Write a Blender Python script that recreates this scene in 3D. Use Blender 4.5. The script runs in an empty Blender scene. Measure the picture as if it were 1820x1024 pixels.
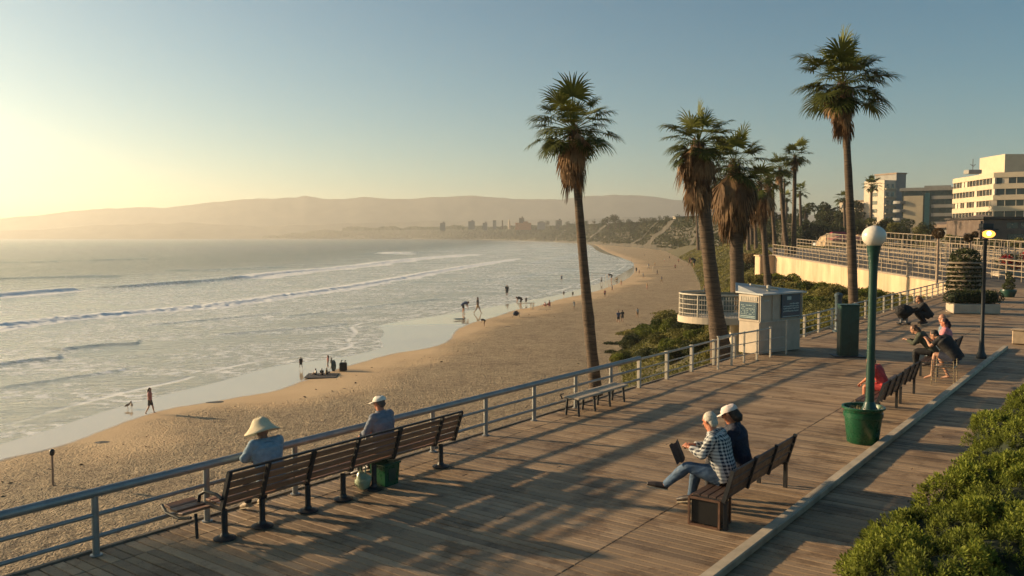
import bpy, bmesh, math, random
import numpy as np
from mathutils import Vector, Matrix, noise as mnoise
R = math.radians
random.seed(7); rng = np.random.default_rng(11)
sc = bpy.context.scene
COL = sc.collection

# ------------------------------------------------------------------ camera, sky, sun, exposure
F = 1500.0; PITCH = math.atan(92 / F); CAMZ = 4.0
cam_d = bpy.data.cameras.new('camera'); cam = bpy.data.objects.new('camera', cam_d); COL.objects.link(cam)
cam.location = (0, 0, CAMZ); cam.rotation_euler = (math.pi / 2 - PITCH, 0, 0)
cam_d.sensor_width = 36; cam_d.lens = 36 * F / 1820; cam_d.clip_start = 0.1; cam_d.clip_end = 40000
sc.camera = cam
SUN_AZ, SUN_EL = -70.0, 15.0            # azimuth from the view direction (+Y), clockwise positive
sun_vec = Vector((math.sin(R(SUN_AZ)) * math.cos(R(SUN_EL)), math.cos(R(SUN_AZ)) * math.cos(R(SUN_EL)), math.sin(R(SUN_EL))))
sun_d = bpy.data.lights.new('sun', 'SUN'); sun = bpy.data.objects.new('sun', sun_d); COL.objects.link(sun)
HAZE_D = 0.00019
sun_d.energy = 5.0; sun_d.angle = R(1.0); sun_d.color = (1, 0.72, 0.41)
sun.rotation_euler = sun_vec.to_track_quat('Z', 'Y').to_euler()
w = bpy.data.worlds.new("World"); sc.world = w; w.use_nodes = True
wn = w.node_tree; wn.nodes.clear()
sky = wn.nodes.new('ShaderNodeTexSky'); sky.sky_type = 'NISHITA'; sky.sun_disc = False
sky.sun_elevation = R(SUN_EL); sky.sun_rotation = R(SUN_AZ)
sky.air_density = 0.8; sky.dust_density = 1.35; sky.ozone_density = 3.0; sky.altitude = 10
hsv = wn.nodes.new('ShaderNodeHueSaturation'); hsv.inputs['Saturation'].default_value = 1.2
tint = wn.nodes.new('ShaderNodeMix'); tint.data_type = 'RGBA'; tint.blend_type = 'MULTIPLY'; tint.inputs[0].default_value = 1
tint.inputs[7].default_value = (0.99, 1.03, 0.76, 1)
bg = wn.nodes.new('ShaderNodeBackground'); bg.inputs[1].default_value = 0.081
wo = wn.nodes.new('ShaderNodeOutputWorld')
wn.links.new(sky.outputs[0], hsv.inputs['Color']); wn.links.new(hsv.outputs[0], tint.inputs[6])
wn.links.new(tint.outputs[2], bg.inputs[0]); wn.links.new(bg.outputs[0], wo.inputs[0])
sc.view_settings.view_transform = 'Standard'; sc.view_settings.look = 'None'
sc.view_settings.exposure = 0.8; sc.view_settings.gamma = 1
sc.cycles.use_denoising = True
sc.cycles.max_bounces = 6; sc.cycles.volume_bounces = 1; sc.cycles.transparent_max_bounces = 8

# ------------------------------------------------------------------ where a pixel of the photograph lies in the place
FWD = Vector((0, math.cos(PITCH), -math.sin(PITCH))); UP = Vector((0, math.sin(PITCH), math.cos(PITCH)))
def ray(px, py): return FWD * F + Vector((px - 910, 0, 0)) - UP * (py - 512)
def at(px, py, z=0.0):
    d = ray(px, py); t = (z - CAMZ) / d.z
    return Vector((d.x * t, d.y * t, z))
def atY(px, py, Y):
    d = ray(px, py); t = Y / d.y
    return Vector((d.x * t, Y, CAMZ + d.z * t))
TH = R(36.3); ST, CT = math.sin(TH), math.cos(TH)
def P(s, d, z=0.0): return Vector((s * ST + d * CT, s * CT - d * ST, z))   # s along the railing, d to its right
ROTZ_DECK = -TH                                                           # local +Y looks along s

# ------------------------------------------------------------------ tagging and mesh helpers
def tag(o, label=None, cat=None, group=None, kind=None):
    if label: o['label'] = label
    if cat: o['category'] = cat
    if group: o['group'] = group
    if kind: o['kind'] = kind
    return o
def empty(name, loc=(0, 0, 0), rz=0.0, label=None, cat=None, group=None):
    o = bpy.data.objects.new(name, None); COL.objects.link(o)
    o.location = loc; o.rotation_euler = (0, 0, rz); o.empty_display_size = 0.2
    return tag(o, label, cat, group)
def mesh_obj(name, verts, faces, mat, parent=None, smooth=False):
    me = bpy.data.meshes.new(name)
    me.from_pydata([tuple(v) for v in verts], [], [tuple(f) for f in faces])
    me.update()
    me.polygons.foreach_set('use_smooth', [bool(smooth)] * len(me.polygons))
    for m in (mat if isinstance(mat, (list, tuple)) else [mat]): me.materials.append(m)
    o = bpy.data.objects.new(name, me); COL.objects.link(o)
    if parent: o.parent = parent
    return o
def np_obj(name, co, faces, mat, parent=None, smooth=False, attrs=None, loops=4):
    """fast builder: co (n,3), faces (m,loops)"""
    me = bpy.data.meshes.new(name); co = np.asarray(co, np.float32); faces = np.asarray(faces, np.int32)
    me.vertices.add(len(co)); me.vertices.foreach_set('co', co.ravel())
    me.loops.add(faces.size); me.loops.foreach_set('vertex_index', faces.ravel())
    me.polygons.add(len(faces)); me.polygons.foreach_set('loop_start', np.arange(len(faces), dtype=np.int32) * loops)
    me.polygons.foreach_set('loop_total', np.full(len(faces), loops, np.int32))
    me.update(calc_edges=True)
    me.polygons.foreach_set('use_smooth', np.full(len(faces), bool(smooth)))
    for k, v in (attrs or {}).items():
        a = me.attributes.new(k, 'FLOAT', 'POINT'); a.data.foreach_set('value', np.asarray(v, np.float32))
    me.materials.append(mat)
    o = bpy.data.objects.new(name, me); COL.objects.link(o)
    if parent: o.parent = parent
    return o
class MB:
    def __init__(s): s.v = []; s.f = []
    def add(s, vs, fs):
        n = len(s.v); s.v += [Vector(v) for v in vs]; s.f += [tuple(i + n for i in f) for f in fs]; return s
    def box(s, c, size, rot=None, bev=0.0):
        x, y, z = [q / 2 for q in size]
        if bev > 0:
            b = min(bev, x * .45, y * .45, z * .45); vs = []; bm = bmesh.new()
            bmesh.ops.create_cube(bm, size=1)
            for v in bm.verts: v.co = Vector((v.co.x * 2 * x, v.co.y * 2 * y, v.co.z * 2 * z))
            bmesh.ops.bevel(bm, geom=bm.edges[:], offset=b, segments=1, affect='EDGES')
            bm.verts.index_update(); vs = [v.co.copy() for v in bm.verts]; fs = [[v.index for v in f.verts] for f in bm.faces]; bm.free()
        else:
            vs = [Vector((i * x, j * y, k * z)) for i in (-1, 1) for j in (-1, 1) for k in (-1, 1)]
            fs = [(0, 1, 3, 2), (4, 6, 7, 5), (0, 4, 5, 1), (2, 3, 7, 6), (0, 2, 6, 4), (1, 5, 7, 3)]
        if rot is not None: vs = [rot @ v for v in vs]
        return s.add([v + Vector(c) for v in vs], fs)
    def bar(s, a, b, wx, wz, up=(0, 0, 1), bev=0.0):
        """rectangular bar from a to b, wx across, wz along up"""
        a = Vector(a); b = Vector(b); d = (b - a); L = d.length; d.normalize(); u = Vector(up)
        x = d.cross(u).normalized(); z = x.cross(d).normalized()
        m = Matrix((x, d, z)).transposed()
        return s.box((a + b) / 2, (wx, L, wz), m, bev)
    def tube(s, pts, radii, n=10, cap=True, flat=None):
        pts = [Vector(p) for p in pts]
        if not isinstance(radii, (list, tuple)): radii = [radii] * len(pts)
        rings = []; prev = None
        for i, p in enumerate(pts):
            t = (pts[min(i + 1, len(pts) - 1)] - pts[max(i - 1, 0)]).normalized()
            if prev is None:
                r = Vector((1, 0, 0)) if abs(t.x) < .9 else Vector((0, 1, 0))
                u = (r - t * r.dot(t)).normalized()
            else: u = (prev - t * prev.dot(t)).normalized()
            prev = u; v = t.cross(u)
            ra = radii[i]; ra, rb = ra if isinstance(ra, (tuple, list)) else (ra, ra)
            rings.append([p + u * math.cos(2 * math.pi * k / n) * ra + v * math.sin(2 * math.pi * k / n) * rb for k in range(n)])
        vs = [v for r in rings for v in r]; fs = []
        for i in range(len(rings) - 1):
            for k in range(n):
                fs.append((i * n + k, i * n + (k + 1) % n, (i + 1) * n + (k + 1) % n, (i + 1) * n + k))
        if cap:
            fs.append(tuple(range(n))[::-1]); fs.append(tuple((len(rings) - 1) * n + k for k in range(n)))
        return s.add(vs, fs)
    def lathe(s, prof, n=20, c=(0, 0, 0), cap=True):
        vs = [Vector((r * math.cos(2 * math.pi * k / n) + c[0], r * math.sin(2 * math.pi * k / n) + c[1], z + c[2])) for r, z in prof for k in range(n)]
        fs = [(i * n + k, i * n + (k + 1) % n, (i + 1) * n + (k + 1) % n, (i + 1) * n + k) for i in range(len(prof) - 1) for k in range(n)]
        if cap: fs += [tuple(range(n))[::-1], tuple((len(prof) - 1) * n + k for k in range(n))]
        return s.add(vs, fs)
    def ell(s, c, r, n=14, m=9, rot=None):
        vs = []; fs = []
        for i in range(m + 1):
            a = math.pi * i / m
            for k in range(n):
                b = 2 * math.pi * k / n
                v = Vector((r[0] * math.sin(a) * math.cos(b), r[1] * math.sin(a) * math.sin(b), r[2] * math.cos(a)))
                vs.append((rot @ v if rot is not None else v) + Vector(c))
        for i in range(m):
            for k in range(n): fs.append((i * n + k, (i + 1) * n + k, (i + 1) * n + (k + 1) % n, i * n + (k + 1) % n))
        return s.add(vs, fs)
    def prism(s, poly, z0, z1):
        n = len(poly)
        return s.add([(p[0], p[1], z0) for p in poly] + [(p[0], p[1], z1) for p in poly],
                     [tuple(range(n))[::-1], tuple(range(n, 2 * n))] + [(i, (i + 1) % n, (i + 1) % n + n, i + n) for i in range(n)])
    def build(s, name, mat, parent=None, smooth=False, fix=True):
        o = mesh_obj(name, s.v, s.f, mat, parent, smooth)
        if fix:
            bm = bmesh.new(); bm.from_mesh(o.data)
            bmesh.ops.remove_doubles(bm, verts=bm.verts, dist=1e-5)
            bmesh.ops.recalc_face_normals(bm, faces=bm.faces)
            if smooth:
                for e in bm.edges:
                    if len(e.link_faces) == 2 and e.calc_face_angle(0) > R(42): e.smooth = False
            bm.to_mesh(o.data); bm.free()
        return o
def copy_tree(o, parent=None):
    c = o.copy(); COL.objects.link(c)
    if parent: c.parent = parent
    for ch in list(o.children): copy_tree(ch, c)
    return c

# ------------------------------------------------------------------ procedural materials
def nmat(name):
    m = bpy.data.materials.new(name); m.use_nodes = True; nt = m.node_tree
    return m, nt, nt.nodes['Principled BSDF']
def N(nt, t, **kw):
    n = nt.nodes.new(t)
    for k, v in kw.items():
        if k[0] == '_': n.inputs[int(k[1:])].default_value = v
        else: setattr(n, k, v)
    return n
def ramp(nt, fac, stops):
    r = nt.nodes.new('ShaderNodeValToRGB'); e = r.color_ramp.elements
    while len(e) < len(stops): e.new(0.5)
    for q, (p, c) in zip(e, stops): q.position = p; q.color = c if len(c) == 4 else (*c, 1)
    nt.links.new(fac, r.inputs[0]); return r.outputs[0]
def noise_n(nt, scale, detail=4, rough=.55, vec=None, stretch=None):
    n = nt.nodes.new('ShaderNodeTexNoise'); n.inputs['Scale'].default_value = scale; n.inputs['Detail'].default_value = detail; n.inputs['Roughness'].default_value = rough
    if vec is None:
        tc = nt.nodes.new('ShaderNodeTexCoord'); vec = tc.outputs['Object']
    if stretch:
        mp = nt.nodes.new('ShaderNodeMapping'); mp.inputs['Scale'].default_value = stretch; nt.links.new(vec, mp.inputs[0]); vec = mp.outputs[0]
    nt.links.new(vec, n.inputs['Vector']); return n.outputs[0]
def mixc(nt, fac, a, b, mode='MIX'):
    m = nt.nodes.new('ShaderNodeMix'); m.data_type = 'RGBA'; m.blend_type = mode
    for sock, val in ((m.inputs[0], fac), (m.inputs[6], a), (m.inputs[7], b)):
        if hasattr(val, 'links') or hasattr(val, 'is_linked'): nt.links.new(val, sock)
        elif isinstance(val, (tuple, list)): sock.default_value = val if len(val) == 4 else (*val, 1)
        else: sock.default_value = val
    return m.outputs[2]
def math_n(nt, op, a, b=0.0, c=None):
    m = nt.nodes.new('ShaderNodeMath'); m.operation = op
    for i, v in enumerate((a, b) if c is None else (a, b, c)):
        if hasattr(v, 'is_linked'): nt.links.new(v, m.inputs[i])
        else: m.inputs[i].default_value = v
    return m.outputs[0]
def attr(nt, name):
    a = nt.nodes.new('ShaderNodeAttribute'); a.attribute_name = name; return a.outputs['Fac']
def bump(nt, bsdf, h, dist=0.01, strength=1.0):
    b = nt.nodes.new('ShaderNodeBump'); b.inputs['Distance'].default_value = dist
    if hasattr(strength, 'is_linked'): nt.links.new(strength, b.inputs['Strength'])
    else: b.inputs['Strength'].default_value = strength
    nt.links.new(h, b.inputs['Height']); nt.links.new(b.outputs[0], bsdf.inputs['Normal']); return b
_mc = {}
def mat(name, c, rough=.7, var=.25, scale=8, metal=0.0, bmp=0.0, bdist=.004, c2=None, stretch=None, trans=0.0, spec=.5):
    if name in _mc: return _mc[name]
    m, nt, b = nmat(name)
    n = noise_n(nt, scale, 5, .6, stretch=stretch)
    lo = tuple(x * (1 - var) for x in c); hi = tuple(min(1, x * (1 + var)) for x in c) if c2 is None else c2
    nt.links.new(ramp(nt, n, [(.3, lo), (.7, hi)]), b.inputs['Base Color'])
    nt.links.new(ramp(nt, noise_n(nt, scale * 2.3, 3), [(.3, (rough * .8,) * 3), (.7, (min(1, rough * 1.15),) * 3)]), b.inputs['Roughness'])
    b.inputs['Metallic'].default_value = metal; b.inputs['Specular IOR Level'].default_value = spec
    if bmp: bump(nt, b, noise_n(nt, scale * 4, 4, stretch=stretch), bdist, bmp)
    if trans:
        t = nt.nodes.new('ShaderNodeBsdfTranslucent'); mx = nt.nodes.new('ShaderNodeMixShader'); mx.inputs[0].default_value = trans
        nt.links.new(b.inputs['Base Color'].links[0].from_socket, t.inputs[0])
        nt.links.new(b.outputs[0], mx.inputs[1]); nt.links.new(t.outputs[0], mx.inputs[2])
        nt.links.new(mx.outputs[0], nt.nodes['Material Output'].inputs[0])
    _mc[name] = m; return m

# ------------------------------------------------------------------ numpy noise for terrain and water
def vnoise(x, y, seed=0):
    xi = np.floor(x).astype(np.int64); yi = np.floor(y).astype(np.int64); xf = x - xi; yf = y - yi
    u = xf * xf * (3 - 2 * xf); v = yf * yf * (3 - 2 * yf)
    def h(a, b):
        n = (a * 374761393 + b * 668265263 + seed * 974711) & 0xffffffff
        n = ((n ^ (n >> 13)) * 1274126177) & 0xffffffff
        return ((n ^ (n >> 16)) & 0xffff) / 65535.0
    return (h(xi, yi) * (1 - u) + h(xi + 1, yi) * u) * (1 - v) + (h(xi, yi + 1) * (1 - u) + h(xi + 1, yi + 1) * u) * v
def fbm(x, y, o=4, seed=0):
    t = 0; a = .5; 
    for i in range(o): t = t + a * vnoise(x * 2 ** i + i * 17.3, y * 2 ** i - i * 9.1, seed + i); a *= .5
    return t / (1 - .5 ** o)
def seg_dist(X, Y, line):
    """distance to a polyline, and the signed side (+ left of travel)"""
    best = np.full(X.shape, 1e18); 
    for (ax, ay), (bx, by) in zip(line[:-1], line[1:]):
        dx, dy = bx - ax, by - ay; L2 = dx * dx + dy * dy
        t = np.clip(((X - ax) * dx + (Y - ay) * dy) / L2, 0, 1)
        best = np.minimum(best, (X - ax - t * dx) ** 2 + (Y - ay - t * dy) ** 2)
    return np.sqrt(best)
def inside(X, Y, poly):
    r = np.zeros(X.shape, bool); n = len(poly)
    for i in range(n):
        (x1, y1), (x2, y2) = poly[i], poly[(i + 1) % n]
        if y1 == y2: continue
        c = ((y1 > Y) != (y2 > Y)) & (X < (x2 - x1) * (Y - y1) / (y2 - y1) + x1)
        r ^= c
    return r
def sdist(X, Y, line, close):
    d = seg_dist(X, Y, line); return np.where(inside(X, Y, list(line) + close), d, -d)
def smooth(a, b, x):
    t = np.clip((x - a) / (b - a), 0, 1); return t * t * (3 - 2 * t)
def fan(az0, az1, r0, r1, na, nr, power=None):
    az = np.radians(np.linspace(az0, az1, na)); rr = np.geomspace(r0, r1, nr) if power is None else power; nr = len(rr)
    A, RR = np.meshgrid(az, rr, indexing='ij'); X = RR * np.sin(A); Y = RR * np.cos(A)
    idx = np.arange(na * nr).reshape(na, nr)
    f = np.stack([idx[:-1, :-1], idx[1:, :-1], idx[1:, 1:], idx[:-1, 1:]], -1).reshape(-1, 4)[:, ::-1]
    return X, Y, f
def chaikin(line, k=2):
    for _ in range(k):
        out = [line[0]]
        for a, b in zip(line[:-1], line[1:]):
            out += [(a[0] * .75 + b[0] * .25, a[1] * .75 + b[1] * .25), (a[0] * .25 + b[0] * .75, a[1] * .25 + b[1] * .75)]
        out.append(line[-1]); line = out
    return line

# ================================================================== SEA, BEACH
ZB, ZS = -6.5, -6.9
shore_px = [(-900, 960), (-400, 862), (-150, 803), (0, 762), (60, 743), (150, 717), (260, 690), (330, 676), (400, 655), (470, 641), (560, 632), (610, 622), (632, 615), (618, 606), (640, 592), (622, 578),
            (700, 566), (790, 553), (850, 543), (900, 535), (950, 527), (1000, 515), (1040, 504), (1070, 494), (1095, 483), (1116, 471), (1108, 463), (1085, 456), (1062, 450), (1052, 444), (1050, 440), (1046, 436), (1040, 432)]
dry_px = [(-900, 1030), (-400, 920), (-150, 850), (0, 806), (100, 785), (190, 752), (260, 726), (330, 712), (420, 700), (490, 690), (550, 666), (620, 645), (690, 623), (770, 612), (805, 600), (808, 586),
          (830, 574), (880, 562), (915, 548), (960, 541), (1000, 527), (1042, 520), (1080, 509), (1110, 497), (1128, 484), (1128, 468), (1112, 459), (1085, 450), (1072, 444), (1066, 440), (1060, 436), (1050, 432)]
SH = chaikin([tuple(at(x, y, ZS).xy) for x, y in shore_px], 2); SH.append((1010 * .09, 1990))
DR = chaikin([tuple(at(x, y, ZB).xy) for x, y in dry_px], 2); DR.append((1010 * .1 + 25, 1990))
CLOSE = [(3000, 2500), (3000, -500), (-200, -500)]
# breakers: pixel line, crest height, foam half width, foam strength
waves_px = [
 ([(-500, 665), (-200, 612), (-60, 590), (0, 580), (100, 570), (200, 559), (300, 551), (400, 541), (500, 526), (560, 519), (640, 508), (700, 497), (760, 486), (830, 474), (880, 466), (930, 458)], 0.42, 1.35, 1.4),
 ([(430, 497), (470, 489), (510, 485), (560, 480), (610, 476), (680, 468), (730, 461), (790, 456), (850, 452)], 0.65, 2.4, 1.4),
 ([(-300, 545), (-100, 533), (0, 527), (60, 521), (110, 518), (142, 516)], 1.0, 2.0, .7),
 ([(200, 512), (260, 508), (330, 503), (380, 499), (440, 494)], .8, 2.4, .12),
 ([(690, 452), (705, 449), (722, 450)], 1.0, 6.0, .9),
 ([(-100, 670), (0, 648), (60, 640), (110, 637)], .30, 1.0, .12),
 ([(100, 622), (150, 616), (200, 612), (250, 610)], .28, 1.0, .12),
 ([(380, 596), (450, 590), (520, 585), (570, 581), (616, 576)], .13, .5, .2),
 ([(-200, 500), (0, 494), (130, 492), (220, 491)], .5, 3, 0), ([(290, 481), (420, 478), (520, 474)], .45, 3, 0), ([(-300, 470), (0, 468), (200, 462), (330, 459)], .5, 4, 0),
 ([(500, 563), (600, 553), (700, 540), (790, 531)], .14, .8, .12), ([(690, 500), (800, 502), (880, 497)], .15, 1, .06), ([(250, 578), (400, 566), (500, 556)], .15, .8, .10), ([(0, 690), (120, 672), (230, 655)], .15, .7, .1), ([(860, 500), (960, 486), (1020, 478)], .15, 2, .2), ([(760, 447), (900, 445), (1000, 441)], .3, 5, .25), ([(930, 470), (1000, 458), (1030, 450)], .2, 3, .2)]
def sea():
    X, Y, f = fan(-58, 12, 22, 4550, 800, 640, np.concatenate([np.geomspace(22, 60, 100)[:-1], np.geomspace(60, 280, 640)[:-1], np.geomspace(280, 4550, 280)]))
    sd = sdist(X, Y, SH, CLOSE)      # + on land
    Z = np.full(X.shape, ZS); foam = np.zeros(X.shape)
    rr = np.hypot(X, Y)
    swell = (fbm(X * .02 + Y * .012, Y * .05, 3, 5) - .5)
    Z = Z + swell * .5 * smooth(40, 160, -sd) + (fbm(X * .22, Y * .4, 4, 9) - .5) * .10 * smooth(0, 12, -sd)
    for pts, h, wd, fo in waves_px:
        ln = chaikin([tuple(at(x, y, ZS).xy) for x, y in pts], 2)
        d = seg_dist(X, Y, ln)
        # side: + shoreward ( the line goes left to right, land lies on the right-hand side )
        side = np.zeros(X.shape); bd = np.full(X.shape, 1e18)
        tt = np.zeros(X.shape); n = len(ln) - 1
        for i, ((ax, ay), (bx, by)) in enumerate(zip(ln[:-1], ln[1:])):
            dx, dy = bx - ax, by - ay; t = np.clip(((X - ax) * dx + (Y - ay) * dy) / (dx * dx + dy * dy), 0, 1)
            q = (X - ax - t * dx) ** 2 + (Y - ay - t * dy) ** 2; m = q < bd
            bd = np.where(m, q, bd); side = np.where(m, (X - ax) * -dy + (Y - ay) * dx, side); tt = np.where(m, (i + t) / n, tt)
        s = np.where(side > 0, -1, 1) * d          # + on the shoreward side
        endf = smooth(0, .12, tt) * smooth(0, .12, 1 - tt)
        wob = (fbm(X * .05, Y * .05, 3, 3) - .5) * wd * 1.3; s2 = s + wob
        prof = np.where(s2 > 0, np.exp(-(s2 / (wd * .75)) ** 2), np.exp(-(s2 / (wd * 2.8)) ** 2))
        var = .75 + .4 * fbm(X * .04, Y * .04, 2, 8)
        Z = Z + h * prof * endf * var * .62
        if fo > 0:
            brk = fbm(X * .45, Y * 1.1, 5, 21)
            fr = np.where(s2 > 0, np.clip(1.25 * np.exp(-(np.maximum(s2, 0) / (wd * (1.2 + 3.2 * fbm(X * .11, Y * .11, 3, 66)))) ** 4), 0, 1), np.exp(-(s2 / (wd * 1.5)) ** 2)) * (.65 + .7 * brk)
            foam = np.maximum(foam, fo * fr * endf * 1.25)
            tr = np.where((s2 < 0) , np.exp(s2 / (wd * 5)), 0) * .45 * fo * endf
            foam = np.maximum(foam, tr * fbm(X * .35, Y * .35, 4, 33) * 1.3)
            Z = Z + fr * fo * endf * .30 * (fbm(X * 1.1, Y * 1.9, 4, 55) - .4)
    surf = smooth(190, 60, -sd)                    # milky, aerated water near the shore
    edge = np.exp(-((-sd - .25) / .35) ** 2) * .8 * smooth(.3, .6, fbm(X * .3, Y * .3, 3, 44))
    foam = np.maximum(foam, edge)
    m, nt, b = nmat('sea_water')
    A = attr(nt, 'foam'); S = attr(nt, 'surf')
    lace = noise_n(nt, .9, 7, .68, stretch=(1, 1.6, 1))
    lace2 = ramp(nt, noise_n(nt, .10, 5, .6, stretch=(.8, 1.5, 1)), [(.34, (0, 0, 0)), (.58, (1, 1, 1))])
    sheet = math_n(nt, 'MULTIPLY', math_n(nt, 'MULTIPLY', ramp(nt, lace, [(.45, (0, 0, 0)), (.60, (1, 1, 1))]), lace2), math_n(nt, 'MULTIPLY', S, .85))
    ff = math_n(nt, 'MAXIMUM', math_n(nt, 'MULTIPLY', A, math_n(nt, 'ADD', .45, lace)), sheet)
    ff = ramp(nt, ff, [(.12, (0, 0, 0)), (.66, (1, 1, 1))])
    base = mixc(nt, S, (.028, .070, .066), (.40, .385, .30))
    nt.links.new(mixc(nt, ff, base, (.90, .88, .84)), b.inputs['Base Color'])
    nt.links.new(math_n(nt, 'ADD', .13, math_n(nt, 'MULTIPLY', ff, .5)), b.inputs['Roughness'])
    b.inputs['IOR'].default_value = 1.333
    # ripples: three scales, weaker in the surf so it mirrors more of the low sky
    h = math_n(nt, 'ADD', math_n(nt, 'MULTIPLY', noise_n(nt, .35, 5, .6, stretch=(.55, 1.5, 1)), 1.0), math_n(nt, 'MULTIPLY', noise_n(nt, 2.2, 4, .6, stretch=(.6, 1.5, 1)), .22))
    h = math_n(nt, 'ADD', h, math_n(nt, 'MULTIPLY', ff, .12))
    st = math_n(nt, 'SUBTRACT', 1.0, math_n(nt, 'MULTIPLY', S, .78))
    bump(nt, b, h, 1.5, st)
    co = np.stack([X.ravel(), Y.ravel(), Z.ravel()], 1)
    # drop what lies well inland
    keep = (sd.ravel() < 6)[f].any(1)
    o = np_obj('sea', co, f[keep], m, None, True, {'foam': foam.ravel(), 'surf': surf.ravel()})
    tag(o, kind='structure')
sea()
toe = [(2.0, 18), (3.0, 24), (5.6, 45), (8.2, 70), (11.0, 83), (16.2, 98), (23.5, 117), (29.5, 133), (43, 197), (66, 315), (113, 630), (200, 1300)]
def beach():
    X, Y, f = fan(-62, 40, 9, 1990, 620, 620)
    sd = sdist(X, Y, SH, CLOSE); dd = sdist(X, Y, DR, CLOSE)
    Z = ZS - .02 + (ZB - ZS) * smooth(0, 22, sd) - .05 * np.clip(-sd, 0, 30)
    rough = smooth(1.5, 7, dd + (fbm(X * .12, Y * .12, 4, 2) - .5) * 9)
    near = smooth(90, 20, np.hypot(X, Y))
    Z = Z + rough * ((fbm(X * .09, Y * .09, 3, 6) - .5) * .35 + (fbm(X * 2.6, Y * 2.6, 3, 7) - .5) * .13 * near)
    m, nt, b = nmat('beach_sand')
    D = attr(nt, 'dry'); RG = attr(nt, 'rough')
    wet = ramp(nt, math_n(nt, 'ADD', D, math_n(nt, 'MULTIPLY', math_n(nt, 'SUBTRACT', noise_n(nt, .35, 3), .5), .10)), [(.48, (0, 0, 0)), (.52, (1, 1, 1))])   # 0 wet, 1 dry
    n1 = noise_n(nt, 5.5, 5, .62, stretch=(1, 1, 1)); n2 = noise_n(nt, .25, 4); n3 = noise_n(nt, 1.3, 6, .7, stretch=(1, 1.5, 1)); vor = nt.nodes.new('ShaderNodeTexVoronoi'); vor.inputs['Scale'].default_value = 5.0
    tc = nt.nodes.new('ShaderNodeTexCoord'); wv = nt.nodes.new('ShaderNodeVectorMath'); wv.operation = 'ADD'
    nz = nt.nodes.new('ShaderNodeTexNoise'); nz.inputs['Scale'].default_value = 3; nt.links.new(tc.outputs['Object'], nz.inputs['Vector'])
    nt.links.new(tc.outputs['Object'], wv.inputs[0]); nt.links.new(nz.outputs['Color'], wv.inputs[1]); nt.links.new(wv.outputs[0], vor.inputs['Vector'])
    drysand = mixc(nt, RG, (.55, .37, .20), mixc(nt, ramp(nt, math_n(nt, 'ADD', math_n(nt, 'MULTIPLY', n1, .55), math_n(nt, 'MULTIPLY', n3, .45)), [(.40, (0, 0, 0)), (.58, (1, 1, 1))]), (.15, .108, .068), (.54, .415, .265)))
    drysand = mixc(nt, .28, drysand, ramp(nt, n2, [(.35, (.36, .25, .15)), (.65, (.58, .44, .27))]), 'MIX')
    nt.links.new(mixc(nt, wet, (.54, .43, .30), drysand), b.inputs['Base Color'])  # wet sand is paler than it should be: sky reflection put into its colour
    nt.links.new(ramp(nt, wet, [(0, (.07,) * 3), (1, (.9,) * 3)]), b.inputs['Roughness'])
    b.inputs['Specular IOR Level'].default_value = .5
    h = math_n(nt, 'MULTIPLY', math_n(nt, 'ADD', math_n(nt, 'ADD', n1, math_n(nt, 'MULTIPLY', n3, 1.2)), math_n(nt, 'MULTIPLY', vor.outputs['Distance'], -.8)), math_n(nt, 'ADD', math_n(nt, 'MULTIPLY', RG, .95), .03))
    bump(nt, b, math_n(nt, 'MULTIPLY', h, wet), .38, 1.0)
    co = np.stack([X.ravel(), Y.ravel(), Z.ravel()], 1)
    keep = (sd.ravel() > -14)[f].any(1)
    o = np_obj('beach_sand', co, f[keep], m, None, True, {'dry': np.clip(dd.ravel() / 10 + .5, 0, 1), 'rough': rough.ravel()})
    tag(o, kind='structure')
beach()
def beach_z(x, y):
    X = np.array([x]); Y = np.array([y]); sd = sdist(X, Y, SH, CLOSE); dd = sdist(X, Y, DR, CLOSE)
    Z = ZS - .02 + (ZB - ZS) * smooth(0, 22, sd) - .05 * np.clip(-sd, 0, 30)
    rough = smooth(1.5, 7, dd + (fbm(X * .12, Y * .12, 4, 2) - .5) * 9)
    return float((Z + rough * ((fbm(X * .09, Y * .09, 3, 6) - .5) * .35))[0])
def at_sand(px, py):
    z = ZB
    for _ in range(4): p = at(px, py, z); z = beach_z(p.x, p.y)
    return at(px, py, z)
# scraps of weed, shell and driftwood on the rough sand
n = 5200; rg = np.random.default_rng(71); az = rg.uniform(R(-36), R(20), n); rr_ = np.exp(rg.uniform(math.log(18), math.log(160), n)); X = rr_ * np.sin(az); Y = rr_ * np.cos(az); dd = sdist(X, Y, DR, CLOSE); line_ = np.exp(-((dd - 4) / 1.6) ** 2) + .25 * (fbm(X * .15, Y * .15, 3, 91) > .55)
ok = (dd > 1.5) & (rg.uniform(0, 1, n) < line_); X, Y, rr_ = X[ok], Y[ok], rr_[ok]; n = len(X)
Z = np.array([beach_z(a, b) for a, b in zip(X, Y)]) + .03; p = np.stack([X, Y, Z], 1); a = rg.normal(size=(n, 3)) * np.array([1, 1, .25]); a /= np.linalg.norm(a, axis=1)[:, None]; b_ = np.cross(a, rg.normal(size=(n, 3)) * np.array([.4, .4, 1])); b_ /= np.linalg.norm(b_, axis=1)[:, None]; s_ = (.04 + rg.uniform(0, 1, n) ** 3 * .14)[:, None]
V = np.stack([p - a * s_, p - b_ * s_ * .4, p + a * s_, p + b_ * s_ * .4], 1).reshape(-1, 3)
tag(np_obj('beach_debris', V, np.arange(n * 4).reshape(n, 4), mat('weed_scraps', (.09, .065, .04), .9, .6, 3)), kind='stuff')
# sea bed so that the haze box and the water rest on something
seabed = mesh_obj('sea_bed', [(-5200, -60, -8.6), (3300, -60, -8.6), (3300, 5200, -8.6), (-5200, 5200, -8.6)], [(0, 1, 2, 3)], mat('sea_bed', (.1, .1, .08), .9)); tag(seabed, kind='structure')

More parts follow.
